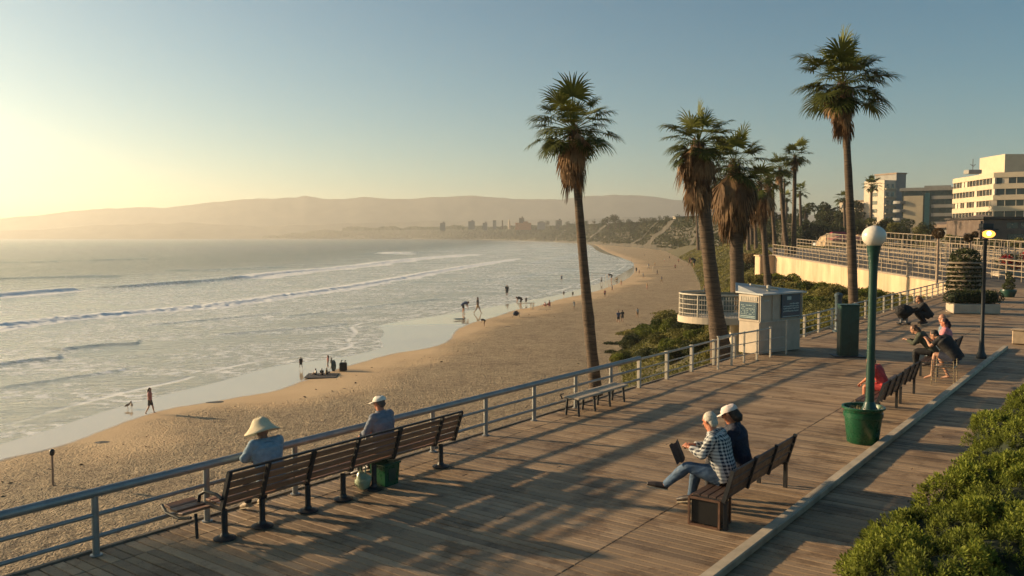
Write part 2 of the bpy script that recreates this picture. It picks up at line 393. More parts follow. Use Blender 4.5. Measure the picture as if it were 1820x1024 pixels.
# ------------------------------------------------------------------ mountains, headland, embankment
def mountains(name, prof, Y0, depth, seed, base=-8.4, mtl=None, amp=34):
    px = np.array([p[0] for p in prof]); py = np.array([p[1] for p in prof])
    xs = np.linspace(px[0], px[-1], 420); top = np.interp(xs, px, py)
    top = top + (fbm(xs * .03, xs * 0, 3, seed) - .5) * 5 + (fbm(xs * .15, xs * 0 + 3, 3, seed + 5) - .5) * 1.6
    rows = 26; co = []
    for j in range(rows):
        t = j / (rows - 1); Yj = Y0 - depth + 2 * depth * t; k = 1 - abs(2 * t - 1)
        X = (xs - 910) / 1500 * Yj
        hc = (420 - top) / 1500 * Y0 + 4 - base
        g = fbm(X * .004, np.full_like(X, Yj) * .004, 4, seed + 9) - .5
        k2 = k ** .8
        Z = base + hc * k2 + g * amp * 4 * k * (1 - k) * 1.5
        co.append(np.stack([X, np.full_like(X, Yj), Z], 1))
    co = np.concatenate(co); n = len(xs); idx = np.arange(rows * n).reshape(rows, n)
    f = np.stack([idx[:-1, :-1], idx[:-1, 1:], idx[1:, 1:], idx[1:, :-1]], -1).reshape(-1, 4)
    o = np_obj(name, co, f, mtl, None, True); tag(o, kind='structure'); return o
hill_m = mat('hill_scrub', (.06, .065, .045), .95, .5, .012, c2=(.12, .11, .075))
mountains('mountains', [(-1500, 400), (-600, 396), (-200, 392), (0, 389), (60, 382), (120, 375), (200, 369), (260, 366), (290, 369), (350, 361), (430, 352), (490, 353), (545, 345), (590, 352), (650, 347), (700, 352), (790, 349), (850, 346),
          (920, 351), (1000, 352), (1080, 344), (1150, 347), (1220, 356), (1350, 372), (1500, 385), (2100, 402)], 4650, 330, 3, mtl=hill_m)
mountains('foothills', [(-900, 417), (-200, 412), (60, 408), (200, 399), (330, 395), (480, 402), (620, 396), (800, 393), (1000, 388), (1200, 385), (1500, 395)], 3900, 200, 14, mtl=hill_m, amp=12)
headland_m = mat('headland_scrub', (.035, .033, .022), .95, .5, .05, c2=(.075, .062, .042), bmp=.5, bdist=1)
def headland():
    line = [(1560, 500, 418), (1420, 500, 398), (1330, 480, 390), (1290, 472, 388), (1262, 466, 387), (1240, 458, 386), (1218, 452, 388), (1180, 446, 393), (1140, 441, 397), (1090, 437, 399), (1040, 433, 401), (980, 429.5, 403), (900, 427, 405), (800, 425.3, 405), (700, 424.2, 406), (600, 423.6, 408), (520, 423.2, 413), (470, 423.1, 420)]
    xs = np.linspace(470, 1560, 420)[::-1]; L = line[::-1]
    yt = np.interp(xs, [p[0] for p in L], [p[1] for p in L]); yp = np.interp(xs, [p[0] for p in L], [p[2] for p in L])
    rows = 30; co = []
    for j in range(rows):
        t = j / (rows - 1)
        Yt = np.minimum(10.6 * 1500 / (yt - 420), 3500); Yp = Yt + 14 + Yt * .10
        hz = (420 - yp) / 1500 * Yp + 4
        Yj = Yt + (Yp - Yt) * t * 1.6; tt = np.clip(t * 1.6, 0, 1); X = (xs - 910) / 1500 * Yj
        g = fbm(X * .03, Yj * .03, 4, 4) - .5
        gul = fbm(xs * .05, tt * 2.2 + xs * .01, 4, 71) - .5
        Z = -7.2 + (hz + 7.2) * np.clip(tt ** .8 + gul * .55 * np.sin(np.pi * tt) , 0, 1.05) + g * 3 * np.sin(np.pi * tt)
        if j == 0: Z = Z * 0 - 8.5
        co.append(np.stack([X, Yj, Z], 1))
    co = np.concatenate(co); n = len(xs); idx = np.arange(rows * n).reshape(rows, n)
    f = np.stack([idx[:-1, :-1], idx[:-1, 1:], idx[1:, 1:], idx[1:, :-1]], -1).reshape(-1, 4)[:, ::-1]
    tag(np_obj('headland', co, f, headland_m, None, True), kind='structure')
headland()
soil_m = mat('slope_soil', (.05, .048, .02), .95, .4, .8, c2=(.13, .11, .05), bmp=1, bdist=.2)
def emb_h(X, Y):
    TC = [(1500, 1300), (1500, -50), (2.0, -50)]
    d = sdist(X, Y, toe, TC)
    top = -1.4 + 2.7 * smooth(112, 190, Y) + .7 * smooth(60, 36, Y)
    h = ZB - .4 + np.clip(d, -5, 400) * .55
    h = np.minimum(h, top + (fbm(X * .08, Y * .08, 3, 77) - .5) * .5)
    return h, d
def embankment():
    X, Y, f = fan(1, 62, 17, 1200, 260, 260)
    h, d = emb_h(X, Y)
    s = X * ST + Y * CT; dd = X * CT - Y * ST
    under = (dd > -10.55) & (s < 110)
    h = np.where(under, -1.0, h)
    co = np.stack([X.ravel(), Y.ravel(), h.ravel()], 1); keep = (d.ravel() > -3)[f].any(1)
    tag(np_obj('embankment', co, f[keep], soil_m, None, True), kind='structure')
embankment()

# ================================================================== DECK
D0 = -10.5
def deck():
    m, nt, b = nmat('deck_planks')
    tc = nt.nodes.new('ShaderNodeTexCoord'); mp = nt.nodes.new('ShaderNodeMapping'); mp.inputs['Rotation'].default_value = (0, 0, TH)
    nt.links.new(tc.outputs['Object'], mp.inputs[0])
    v = attr(nt, 'tone')
    g = noise_n(nt, 3.0, 6, .65, mp.outputs[0], (1.2, 26, 1)); big = noise_n(nt, .35, 4, .6); fine = noise_n(nt, 40, 3, .6, mp.outputs[0], (.35, 6, 1))
    c = ramp(nt, v, [(0, (.23, .168, .112)), (.5, (.345, .248, .156)), (1, (.43, .315, .205))])
    c = mixc(nt, .55, c, ramp(nt, g, [(.3, (.7, .67, .65)), (.7, (1.2, 1.17, 1.14))]), 'MULTIPLY')
    c = mixc(nt, .5, c, ramp(nt, big, [(.3, (.6, .58, .58)), (.7, (1.2, 1.15, 1.1))]), 'MULTIPLY')
    c = mixc(nt, .35, c, ramp(nt, fine, [(.35, (.5, .5, .5)), (.6, (1.1, 1.1, 1.1))]), 'MULTIPLY')
    stain = ramp(nt, noise_n(nt, 1.1, 6, .72), [(.40, (.62, .58, .55)), (.50, (1, 1, 1)), (.66, (1, 1, 1)), (.74, (1.16, 1.12, 1.05))])
    c = mixc(nt, 1.0, c, stain, 'MULTIPLY'); c = mixc(nt, math_n(nt, 'LESS_THAN', v, -1.0), c, (.03, .025, .02))
    nt.links.new(c, b.inputs['Base Color']); nt.links.new(ramp(nt, big, [(.3, (.52,) * 3), (.7, (.78,) * 3)]), b.inputs['Roughness'])
    b.inputs['Specular IOR Level'].default_value = .35
    bump(nt, b, math_n(nt, 'ADD', g, math_n(nt, 'MULTIPLY', fine, .5)), .006, .8)
    co = []; tone = []; fs = []
    W = .152; s = -6.0; rnd = random.Random(3)
    joints = [D0 + .02, D0 + .55, -5.35, 1.5, 7]
    while s < 74.6:
        gap = .016 if s < 30 else .011; w_ = W - gap
        js = list(joints)
        if rnd.random() < .12: js.insert(2, -8.0 + rnd.choice([-.9, .1, .9]))
        if rnd.random() < .1: js.insert(-2, -3.9 + 2.3 * rnd.random() + .4)
        for a, c2 in zip(js[:-1], js[1:]):
            z = rnd.uniform(-.004, .002); t = rnd.random(); tl = rnd.uniform(-.0035, .0035); e = .005
            q = [(s, a + e, z), (s + w_, a + e, z + tl), (s + w_, c2 - e, z + tl), (s, c2 - e, z)]
            n = len(co); bv = .008
            q2 = [(s + bv, a + e + bv, z), (s + w_ - bv, a + e + bv, z + tl), (s + w_ - bv, c2 - e - bv, z + tl), (s + bv, c2 - e - bv, z)]
            for p in q2: co.append(P(*p))
            for p in q: co.append(P(p[0], p[1], p[2] - .006))
            for p in q: co.append(P(p[0], p[1], p[2] - .05))
            tone += [t] * 12; fs.append((n + 3, n + 2, n + 1, n))
            for i in range(4):
                j = (i + 1) % 4; fs += [(n + i, n + j, n + 4 + j, n + 4 + i), (n + 4 + i, n + 4 + j, n + 8 + j, n + 8 + i)]
        s += W
    for i in range(150):
        s0 = -6 + W * i
        if s0 < 4 or s0 > 22: continue
        for dj in np.arange(-10.3, -1.5, .62):
            for e in (.035, .10):
                n = len(co); a0 = s0 + e + rnd.uniform(-.004, .004); b0 = dj + rnd.uniform(-.01, .01); h_ = .0055
                for p in ((a0 - h_, b0 - h_), (a0 + h_, b0 - h_), (a0 + h_, b0 + h_), (a0 - h_, b0 + h_)): co.append(P(p[0], p[1], .0045))
                tone += [-5] * 4; fs.append((n + 3, n + 2, n + 1, n))
    o = np_obj('boardwalk', [tuple(c) for c in co], fs, m, None, False, {'tone': tone}); tag(o, kind='structure')
    u = MB(); u.prism([P(-6, D0 + .05).xy, P(74.6, D0 + .05).xy, P(74.6, 7).xy, P(-6, 7).xy], -.5, -.052)
    tag(u.build('boardwalk_base', mat('deck_joist', (.03, .024, .018), .9)), kind='structure')
    e = MB(); e.bar(P(-6, D0 - .03, -.10), P(74.6, D0 - .03, -.10), .06, .24)
    tag(e.build('boardwalk_edge', mat('edge_timber', (.16, .13, .10), .8, .3, 6, bmp=.4)), kind='structure')
    sw = MB(); sw.bar(P(-6, D0 + .30, -3.9), P(60, D0 + .30, -3.9), .4, 6.7)
    tag(sw.build('seawall', mat('seawall_concrete', (.28, .24, .19), .9, .3, 1, bmp=.5, bdist=.02)), 'weathered concrete seawall carrying the beach side of the boardwalk', 'seawall', kind='structure')
    k = MB(); k.bar(P(-2, -3.95, .055), P(19, -3.68, .055), .16, .11, bev=.015); k.bar(P(19.004, -3.68, .055), P(34.5, -3.52, .055), .16, .11, bev=.015)
    tag(k.build('kerb', mat('kerb_timber', (.44, .36, .26), .75, .28, 2.5, bmp=.5, stretch=(1, 1, 1))), kind='structure')
deck()
prom_m = mat('promenade_paving', (.20, .165, .125), .8, .25, .5, bmp=.3, bdist=.01)
pr = MB(); pr.prism([P(74.6, D0).xy, P(150, D0).xy, P(150, 40).xy, P(20, 40).xy, P(20, 7).xy, P(74.6, 7).xy], -.5, -.01)
tag(pr.build('promenade', prom_m), kind='structure')
# ================================================================== RAILINGS, BENCHES, LAMPS
steel = mat('rail_steel', (.30, .30, .29), .45, .15, 5, metal=.55, bmp=.2)
steel_w = mat('rail_white_paint', (.46, .41, .33), .6, .2, 6, bmp=.2)
iron = mat('cast_iron', (.018, .02, .024), .5, .3, 12, bmp=.3)
green_m = mat('green_paint', (.012, .05, .038), .35, .25, 4, bmp=.15)
pot_m = mat('green_plastic', (.008, .072, .032), .3, .22, 5)
slat_m = mat('bench_timber', (.24, .115, .065), .5, .38, 3, bmp=.5, stretch=(8, .6, 8), c2=(.36, .18, .10))
slat_dk = mat('dark_bench_timber', (.07, .042, .032), .5, .4, 4, bmp=.6, stretch=(8, .8, 8))
slat_pale = mat('pale_bench_timber', (.42, .34, .25), .65, .2, 4, bmp=.4, stretch=(8, .6, 8))

def railing(name, label, s_list, d, h, rails, pr, m, s0, s1, base=0.0, group=None, post_name='post', square=False):
    root = empty(name, P(s_list[0], d, base), ROTZ_DECK, label, 'railing', group)
    for s in s_list:
        q = MB(); y = s - s_list[0]
        if square: q.box((0, y, h / 2), (pr * 2, pr * 2, h), bev=.008); q.box((0, y, h + .02), (pr * 2.6, pr * 2.6, .04), bev=.01)
        else: q.tube([(0, y, 0), (0, y, h)], pr, 12); q.lathe([(.075, .0), (.075, .012), (pr, .02)], 12, (0, y, 0))
        q.build(post_name, m, root, True)
    for i, (z, r) in enumerate(rails):
        q = MB(); q.tube([(0, s0 - s_list[0], z), (0, s1 - s_list[0], z)], r, 12)
        q.build('top_rail' if i == 0 else 'rail', m, root, True)
    return root
posts = [2.2, 3.75, 5.27, 6.85, 8.4, 9.95, 11.6, 13.2, 14.9, 16.6, 18.25]
railing('railing', 'grey steel tube railing along the beach edge behind the long slatted bench', posts, -10.35, .80, [(.80, .060), (.52, .028), (.24, .028)], .044, steel, -1.5, 19.75)
posts = [19.8 + 1.65 * i for i in range(5)]
railing('railing', 'cream painted railing with square posts between the beach shrubs and the boardwalk', posts, -10.38, .76, [(.76, .03), (.50, .018), (.22, .018)], .045, steel_w, 19.78, 26.4, square=True)
kp = [at(x, y) for x, y in ((1276, 657), (1300, 650), (1322, 646), (1345, 641), (1369, 635), (1397, 630))]
kr_ = empty('railing', kp[0], 0, 'thin cream railing with a free end standing in front of the ticket kiosk', 'railing')
for i, p in enumerate(kp):
    q = MB(); p = p - kp[0]; h = .98 if i < 5 else 1.15; q.box(p + Vector((0, 0, h / 2)), (.055, .055, h), Matrix.Rotation(ROTZ_DECK, 3, 'Z'), .006); q.box(p + Vector((0, 0, h + .015)), (.08, .08, .03), bev=.006); q.build('post', steel_w, kr_)
for z, r_0 in ((.97, .026), (.62, .014), (.26, .014)):
    q = MB(); q.tube([p - kp[0] + Vector((0, 0, z)) for p in (kp[:5] if z > .9 else kp)], r_0, 8); q.build('top_rail' if z > .9 else 'rail', steel_w, kr_, True)
posts = [33.8 + 1.9 * i for i in range(21)]
railing('railing', 'long cream railing curving past the kiosk towards the ramp', posts, -10.4, .85, [(.85, .034), (.60, .02), (.36, .02), (.12, .02)], .045, steel_w, 33.2, 72.5, square=True)

# ---- long slatted bench facing the sea: local +Y = along s, local -X = towards the sea
def slat(q, x, z, tx, tz, y0, y1, tilt=0.0):
    m = Matrix.Rotation(tilt, 3, 'Y'); q.box((x, (y0 + y1) / 2, z), (tx, y1 - y0, tz), m, .006)
def long_bench():
    root = empty('slatted_bench', P(6.55, -9.42), ROTZ_DECK, 'long slatted timber bench with black iron uprights facing the sea', 'bench')
    L = 4.72; ups = [0, .62, 1.42, 2.28, 3.2, 4.22, L]
    for a, b in zip(ups[:-1], ups[1:]):
        q = MB()
        for i in range(4): slat(q, -.105 + .032 * i, .52 + .105 * i, .024, .088, a + .03, b - .03, R(16))
        q.build('backrest', slat_m, root)
        q = MB()
        for i in range(4): slat(q, -.17 - .112 * i, .43 + .012 * (i == 0) + .006 * i, .10, .032, a + .03, b - .03, 0)
        q.build('seat', slat_m, root)
    for y in ups:
        q = MB(); q.bar((-.14, y, .40), (.045, y, .93), .05, .06); q.bar((-.14, y, .405), (-.62, y, .40), .045, .035); q.build('upright', iron, root)
    for y in (0.02, .62, 1.42, 2.1, 2.75, 4.35):
        q = MB(); q.tube([(-.12, y, .0), (-.12, y, .40)], .042, 10); q.lathe([(.15, .006), (.15, .022), (.06, .05), (.045, .09)], 14, (-.12, y, 0))
        q.build('leg', iron, root, True)
    q = MB(); q.bar((.048, -.02, .935), (.048, L + .02, .935), .035, .03); q.build('top_edge', iron, root)
    for y in (-.04, ):
        q = MB(); q.tube([(-.08, y, .56), (-.2, y, .60), (-.45, y, .60), (-.58, y, .53), (-.60, y, .42)], .024, 8); q.build('armrest', iron, root, True)
long_bench()
# end of a second, curved seat just beyond the near end
q = MB()
cs = empty('curved_seat_end', P(6.35, -9.95), ROTZ_DECK, 'curved timber seat end on a black frame at the near end of the long bench', 'bench')
for i in range(3): q.box((-.22 + .17 * i, -.02 * i, .42 - .01 * i), (.15, .42, .035), Matrix.Rotation(R(8 * (1 - i)), 3, 'Y'), .01)
q.build('seat', slat_m, cs)
q = MB(); q.tube([(-.36, -.2, .42), (-.2, -.24, .36), (.1, -.24, .34), (.3, -.2, .38)], .02, 8); q.tube([(.1, 0, .34), (.12, 0, .01)], .022, 8); q.build('frame', iron, cs, True)

# ---- backless bench by the railing
def backless():
    root = empty('backless_bench', P(15.75, -9.95), ROTZ_DECK, 'low backless bench of pale boards on black iron legs beside the railing', 'bench')
    q = MB()
    for i in range(3): q.box((-.15 + .15 * i, 1.12, .40), (.142, 2.26, .045), None, .008)
    q.build('seat', slat_pale, root)
    for y in (.08, .78, 1.46, 2.15):
        q = MB()
        for x in (-.17, .17): q.tube([(x, y, 0), (x * .8, y, .38)], .028, 8); 
        q.bar((-.2, y, .372), (.2, y, .372), .03, .02); q.bar((-.15, y, .12), (.15, y, .12), .02, .02); q.build('leg', iron, root)
    q = MB(); q.tube([(-.2, -.03, .37), (-.24, -.05, .46), (-.16, -.06, .50)], .018, 8); q.build('hook', iron, root, True)
backless()

# ---- dark timber bench of the couple (rear legs at d=-4.3), faces -X
def dark_bench(s, d, L, label, group=None, m=slat_dk, bh=.82):
    root = empty('park_bench', P(s, d), ROTZ_DECK, label, 'bench', group)
    n = 3; seg = [i * L / n for i in range(n + 1)]
    for a, b in zip(seg[:-1], seg[1:]):
        q = MB()
        for i in range(3): slat(q, -.06 + .04 * i, .50 + .135 * i, .03, .12, a + .025, b - .025, R(15))
        q.build('backrest', m, root)
    q = MB()
    for i in range(4): slat(q, -.12 - .12 * i, .42, .108, .035, .02, L - .02, 0)
    q.build('seat', m, root)
    for y in seg:
        q = MB(); q.bar((-.075, y, .38), (.06, y, bh + .03), .045, .055); q.build('upright', iron, root)
    for y in (.03, L - .12):
        for x in (-.05, -.48):
            q = MB(); q.bar((x, y, 0), (x, y, .41), .055, .055, up=(1, 0, 0)); q.build('leg', iron, root)
        q = MB(); q.bar((-.52, y, .39), (-.02, y, .39), .05, .04); q.build('side_rail', iron, root)
    return root
dark_bench(10.78, -4.28, 2.6, 'dark weathered timber bench holding the couple in the checked and navy shirts')
# black open crate under the near end of that bench
ck = empty('storage_box', P(10.72, -4.62), ROTZ_DECK, 'black box with a brown steel frame tucked under the near end of the couple\'s bench', 'box')
q = MB(); q.box((0, .22, .20), (.40, .34, .34), bev=.01); q.build('body', mat('black_panel', (.008, .008, .009), .45), ck)
q = MB()
for x in (-.22, .22):
    for y in (.03, .41): q.bar((x, y, 0), (x, y, .40), .028, .028, up=(1, 0, 0))
    for z in (.015, .39): q.bar((x, .03, z), (x, .41, z), .028, .028)
for y in (.03, .41):
    for z in (.015, .39): q.bar((-.22, y, z), (.22, y, z), .028, .028)
q.build('frame', mat('rust_steel', (.12, .06, .035), .6, .4, 10), ck)

# ---- row of dark benches further up
dark_bench(19.2, -4.25, 1.9, 'dark bench with vertical ironwork just behind the lamp planter', 'dark benches in a row beside the kerb')
dark_bench(21.6, -4.3, 1.7, 'dark bench with a raised arm between the planter bench and the seated crowd', 'dark benches in a row beside the kerb')
dark_bench(26.3, -4.3, 3.6, 'dark bench under the group seated by the black lantern post', 'dark benches in a row beside the kerb')

# ---- green planter with globe lamp
pl = at(1533, 786); pl = empty('planter_pot', (pl.x, pl.y, 0), 0, 'round green pot filled with dry moss at the foot of the globe lamp', 'planter')
q = MB(); q.lathe([(.0, .0), (.27, 0), (.29, .02), (.345, .50), (.365, .51), (.365, .60), (.35, .61), (.365, .66), (.40, .675), (.40, .71), (.36, .71), (.345, .62), (.32, .56)], 32, cap=False); q.build('pot', pot_m, pl, True)
q = MB(); q.lathe([(0, .64), (.15, .635), (.28, .62), (.345, .585)], 24, cap=False); q.build('soil', soil_m, pl, True)
co = []; fs = []
for i in range(900):
    a = rng.uniform(0, 2 * math.pi); r = .33 * math.sqrt(rng.uniform()); b = np.array([r * math.cos(a), r * math.sin(a), .60]); t = rng.normal(0, .05, 3); t[2] = rng.uniform(.03, .09); sw = rng.normal(0, .006, 3)
    n = len(co); co += [b - sw, b + sw, b + t]; fs.append((n, n + 1, n + 2))
np_obj('moss', co, fs, mat('dry_moss', (.30, .25, .12), .9, .4, 20), pl, loops=3)
lp = empty('globe_lamp', (pl.location.x + .12, pl.location.y, 0), 0, 'tall green lamp post with a white globe standing in the green pot', 'street lamp')
q = MB(); q.lathe([(.088, .45), (.084, .7), (.076, 1.6), (.074, 2.6), (.080, 3.35), (.092, 3.6), (.128, 3.78), (.135, 3.81), (.11, 3.82)], 20); q.build('post', green_m, lp, True)
q = MB(); q.lathe([(.15, .585), (.15, .66), (.125, .70), (.10, .78), (.09, .80)], 16); q.build('base_collar', green_m, lp, True)
for k_ in range(4):
    a_ = k_ * math.pi / 2 + .4; q = MB(); q.lathe([(.014, .66), (.014, .685), (0, .69)], 6, (.135 * math.cos(a_), .135 * math.sin(a_), 0)); q.build('bolt', iron, lp)
gm = mat('globe_glass', (.74, .66, .55), .25, .05, 2)
q = MB(); q.ell((0, 0, 4.0), (.222, .222, .205), 32, 20); q.build('globe', gm, lp, True)

# ---- tall green cabinet with base plate
cb = at(1506, 633); cb = empty('utility_post', cb, R(-6), 'tall dark green metal cabinet on a flat base plate in front of the tall palm', 'cabinet')
q = MB(); q.box((0, 0, .86), (.60, .42, 1.70), bev=.02); q.build('body', green_m, cb)
q = MB(); q.box((-.13, -.214, .87), (.27, .012, 1.6), bev=.003); q.box((.15, -.214, .87), (.26, .012, 1.6), bev=.003); q.build('door', green_m, cb)
q = MB(); q.box((0, 0, 1.725), (.66, .48, .03), bev=.008); q.build('lid', green_m, cb)
q = MB(); q.box((0, 0, .018), (1.0, .75, .03), bev=.006); q.build('base_plate', iron, cb)
bl = at(1489, 590); bl = empty('bollard', (bl.x, bl.y, 0), 0, 'blue grey ribbed bollard standing left of the tall green cabinet', 'bollard')
q = MB(); q.lathe([(.22, 0), (.22, .06), (.15, .10), (.13, .2), (.14, 1.45), (.17, 1.5), (.17, 1.58), (.10, 1.64), (0, 1.66)], 16); q.build('column', mat('blue_grey_paint', (.05, .08, .10), .5), bl, True)
q = MB(); q.lathe([(.165, .45), (.175, .5), (.165, .55)], 16); q.build('collar', iron, bl, True)

# ---- black lantern post, lit
ln = at(1744, 637); ln = empty('lantern_post', ln, 0, 'slim black lamp post with a lit amber lantern behind the seated group', 'street lamp')
q = MB(); q.lathe([(.16, 0), (.16, .10), (.10, .22), (.075, .5), (.06, 1.2), (.055, 3.85), (.09, 3.92)], 14); q.build('post', iron, ln, True)
q = MB(); q.box((.08, 0, 4.22), (.50, .36, .05), bev=.01); q.box((0.02, 0, 4.33), (.36, .26, .17), bev=.02); q.bar((-.14, 0, 3.9), (-.14, 0, 4.5), .05, .05, up=(1, 0, 0)); q.build('hood', iron, ln)
am, nt, b = nmat('amber_lamp'); b.inputs['Base Color'].default_value = (.8, .35, .05, 1); b.inputs['Emission Color'].default_value = (1, .38, .06, 1); b.inputs['Emission Strength'].default_value = 1.6; b.inputs['Roughness'].default_value = .2
ab, nt, b = nmat('amber_bulb'); b.inputs['Emission Color'].default_value = (1, .62, .2, 1); b.inputs['Emission Strength'].default_value = 9
q = MB(); q.ell((.10, 0, 4.07), (.21, .15, .125), 20, 12); q.build('lantern', am, ln, True)
q = MB(); q.ell((.04, -.13, 4.09), (.07, .05, .07), 12, 8); q.build('bulb', ab, ln, True)

# ---- green bag and bottle bag under the long bench, tan boxes at the kerb's end
gb = empty('green_bin', P(9.62, -9.62), ROTZ_DECK, 'green square bin tucked under the far half of the long bench', 'bin')
q = MB(); q.prism([(-.17, -.17), (.17, -.17), (.17, .17), (-.17, .17)], 0, .34)
for i, v in enumerate(q.v):
    if v.z < .1: q.v[i] = Vector((v.x * .88, v.y * .88, 0))
q.build('body', pot_m, gb); q = MB(); q.box((0, 0, .355), (.38, .38, .03), bev=.01); q.build('rim', pot_m, gb)
q = MB(); q.box((.166, 0, .18), (.006, .16, .2)); q.build('side_panel', green_m, gb)
gj = empty('plastic_bag', P(9.2, -9.68), ROTZ_DECK, 'crumpled pale green plastic bag leaning on the green bin under the bench', 'bag')
q = MB(); q.ell((0, 0, .13), (.14, .12, .14), 16, 12)
for i, v in enumerate(q.v): q.v[i] = v * (1 + .25 * (mnoise.noise(v * 9))) if v.z > .02 else v
q.build('bag', mat('milky_plastic', (.30, .36, .24), .3), gj, True)
q = MB(); q.tube([(-.05, 0, .25), (-.07, 0, .36), (0, 0, .42), (.06, 0, .36), (.04, 0, .25)], .01, 6); q.build('handle', mat('milky_plastic', (.30, .36, .24), .3), gj, True)

tb = at(1811, 612); tb = empty('stone_block_seat', (tb.x + .12, tb.y, 0), ROTZ_DECK, 'tan stone block seat with a dark side at the far end of the kerb', 'seat')
q = MB(); q.box((0, 0, .27), (.62, .5, .5), bev=.03); q.build('block', mat('tan_stone', (.42, .31, .20), .8, .2, 4, bmp=.4), tb)
q = MB(); q.box((0, 0, .545), (.70, .58, .05), bev=.015); q.build('cap', mat('tan_stone', (.42, .31, .20), .8, .2, 4), tb)
# ================================================================== PEOPLE
skin = mat('skin_tan', (.40, .20, .12), .5, .12, 20); skin_r = mat('skin_ruddy', (.46, .17, .09), .5, .12, 20); skin_d = mat('skin_brown', (.22, .11, .07), .5, .12, 20)
def cloth(name, c, v=.18): return mat(name, c, .85, v, 14, bmp=.7, bdist=.006)
eye_m = mat('eye_dark', (.01, .008, .007), .2); shoe_m = mat('shoe_leather', (.03, .02, .018), .5); sole_m = mat('shoe_sole', (.5, .42, .3), .7)
def remesh(q, name, mtl, parent, vox, wr=0.0, seed=0, sm=2):
    """union of overlapping tapered forms grown into one continuous skin, then baked"""
    o = q.build('tmp', mtl, None, False, True)
    md = o.modifiers.new('r', 'REMESH'); md.mode = 'VOXEL'; md.voxel_size = vox; md.adaptivity = 0
    md2 = o.modifiers.new('s', 'SMOOTH'); md2.factor = .6; md2.iterations = sm
    dg = bpy.context.evaluated_depsgraph_get(); me = bpy.data.meshes.new_from_object(o.evaluated_get(dg), depsgraph=dg)
    bpy.data.objects.remove(o)
    n = len(me.vertices); me.polygons.foreach_set('use_smooth', np.ones(len(me.polygons), bool))
    if wr:
        co = np.empty(n * 3, np.float32); me.vertices.foreach_get('co', co); nn = np.empty(n * 3, np.float32); me.vertices.foreach_get('normal', nn)
        co = co.reshape(-1, 3); nn = nn.reshape(-1, 3)
        k = (fbm(co[:, 0] * 14 + co[:, 2] * 9 + seed, co[:, 2] * 22 + co[:, 1] * 13, 3, seed) - .5) * 2
        me.vertices.foreach_set('co', (co + nn * (k * wr)[:, None]).ravel())
    me.materials.clear(); me.materials.append(mtl); me.update()
    p = bpy.data.objects.new(name, me); COL.objects.link(p)
    if parent: p.parent = parent
    return p
def bent(a, b, c, ra, rb, rc, n=5):
    """points and radii along a limb a-b-c with a rounded joint"""
    a, b, c = Vector(a), Vector(b), Vector(c); pts = []; rad = []
    for i in range(n):
        t = i / n; pts.append(a.lerp(b, t)); rad.append(ra + (rb - ra) * t)
    pts.append(a.lerp(b, .97)); rad.append(rb); pts.append(b + ((a + c) / 2 - b) * .04); rad.append(rb * 1.03); pts.append(b.lerp(c, .03)); rad.append(rb)
    for i in range(1, n + 1):
        t = i / n; bul = 1 + .14 * math.sin(math.pi * min(1, t * 1.6)) ; pts.append(b.lerp(c, max(t, .05))); rad.append((rb + (rc - rb) * t) * bul)
    return pts, rad
def hand(q, w, e, palm_n, s, curl=.9):
    """palm, four unequal curled fingers and a thumb; w wrist, e elbow, palm_n the way the palm faces"""
    w = Vector(w); f = (w - Vector(e)).normalized(); nrm = Vector(palm_n); nrm = (nrm - f * nrm.dot(f)).normalized(); x = f.cross(nrm)
    rot = Matrix((x, f, nrm)).transposed()
    q.ell(w + f * .045 * s, (.040 * s, .052 * s, .018 * s), 12, 8, rot); q.tube([w - f * .02, w + f * .02 * s], [.026 * s, .026 * s], 10)
    for i, L in enumerate((.066, .076, .072, .056)):
        b0 = w + f * .085 * s + x * (-.030 + .0205 * i) * s; pts = [b0 - f * .02 * s, b0]; d = f.copy(); p = b0
        for k in range(3):
            d = (Matrix.Rotation(curl * (.35 + .2 * k), 3, x) @ d) if False else (d * math.cos(curl * .55) + nrm * math.sin(curl * .55)).normalized()
            nrm2 = nrm; p = p + d * L * s * (.42, .33, .25)[k]; pts.append(p)
            d = (d + nrm * curl * .35).normalized()
        q.tube(pts, [.0095 * s] * (len(pts) - 1) + [.0075 * s], 8)
    b0 = w + f * .03 * s - x * .032 * s
    q.tube([b0, b0 - x * .022 * s + f * .022 * s + nrm * .01 * s, b0 - x * .026 * s + f * .05 * s + nrm * .024 * s], [.0125 * s, .011 * s, .009 * s], 8)
def head(q, c, look, s, up=(0, 0, 1)):
    """skull, jaw, nose, brow, mouth, ears about centre c, facing look"""
    f = Vector(look).normalized(); u = Vector(up); u = (u - f * u.dot(f)).normalized(); x = f.cross(u)
    rot = Matrix((x, f, u)).transposed(); c = Vector(c)
    def L(a, b, d): return c + (x * a + f * b + u * d) * s
    q.ell(L(0, -.012, .022), (.076 * s, .094 * s, .098 * s), 18, 14, rot); q.ell(L(0, .028, -.045), (.056 * s, .060 * s, .070 * s), 16, 12, rot)
    q.ell(L(0, .060, -.088), (.026 * s, .024 * s, .02 * s), 10, 8, rot)
    q.tube([L(0, .082, .018), L(0, .098, -.012), L(0, .110, -.030)], [.008 * s, .011 * s, .015 * s], 8); q.ell(L(0, .083, .030), (.05 * s, .014 * s, .009 * s), 10, 6, rot)
    q.ell(L(0, .085, -.058), (.022 * s, .012 * s, .006 * s), 10, 6, rot); q.ell(L(0, .083, -.070), (.019 * s, .012 * s, .006 * s), 10, 6, rot)
    for e in (-1, 1): q.ell(L(.078 * e, -.008, -.008), (.011 * s, .018 * s, .030 * s), 10, 8, rot)
    return L, rot
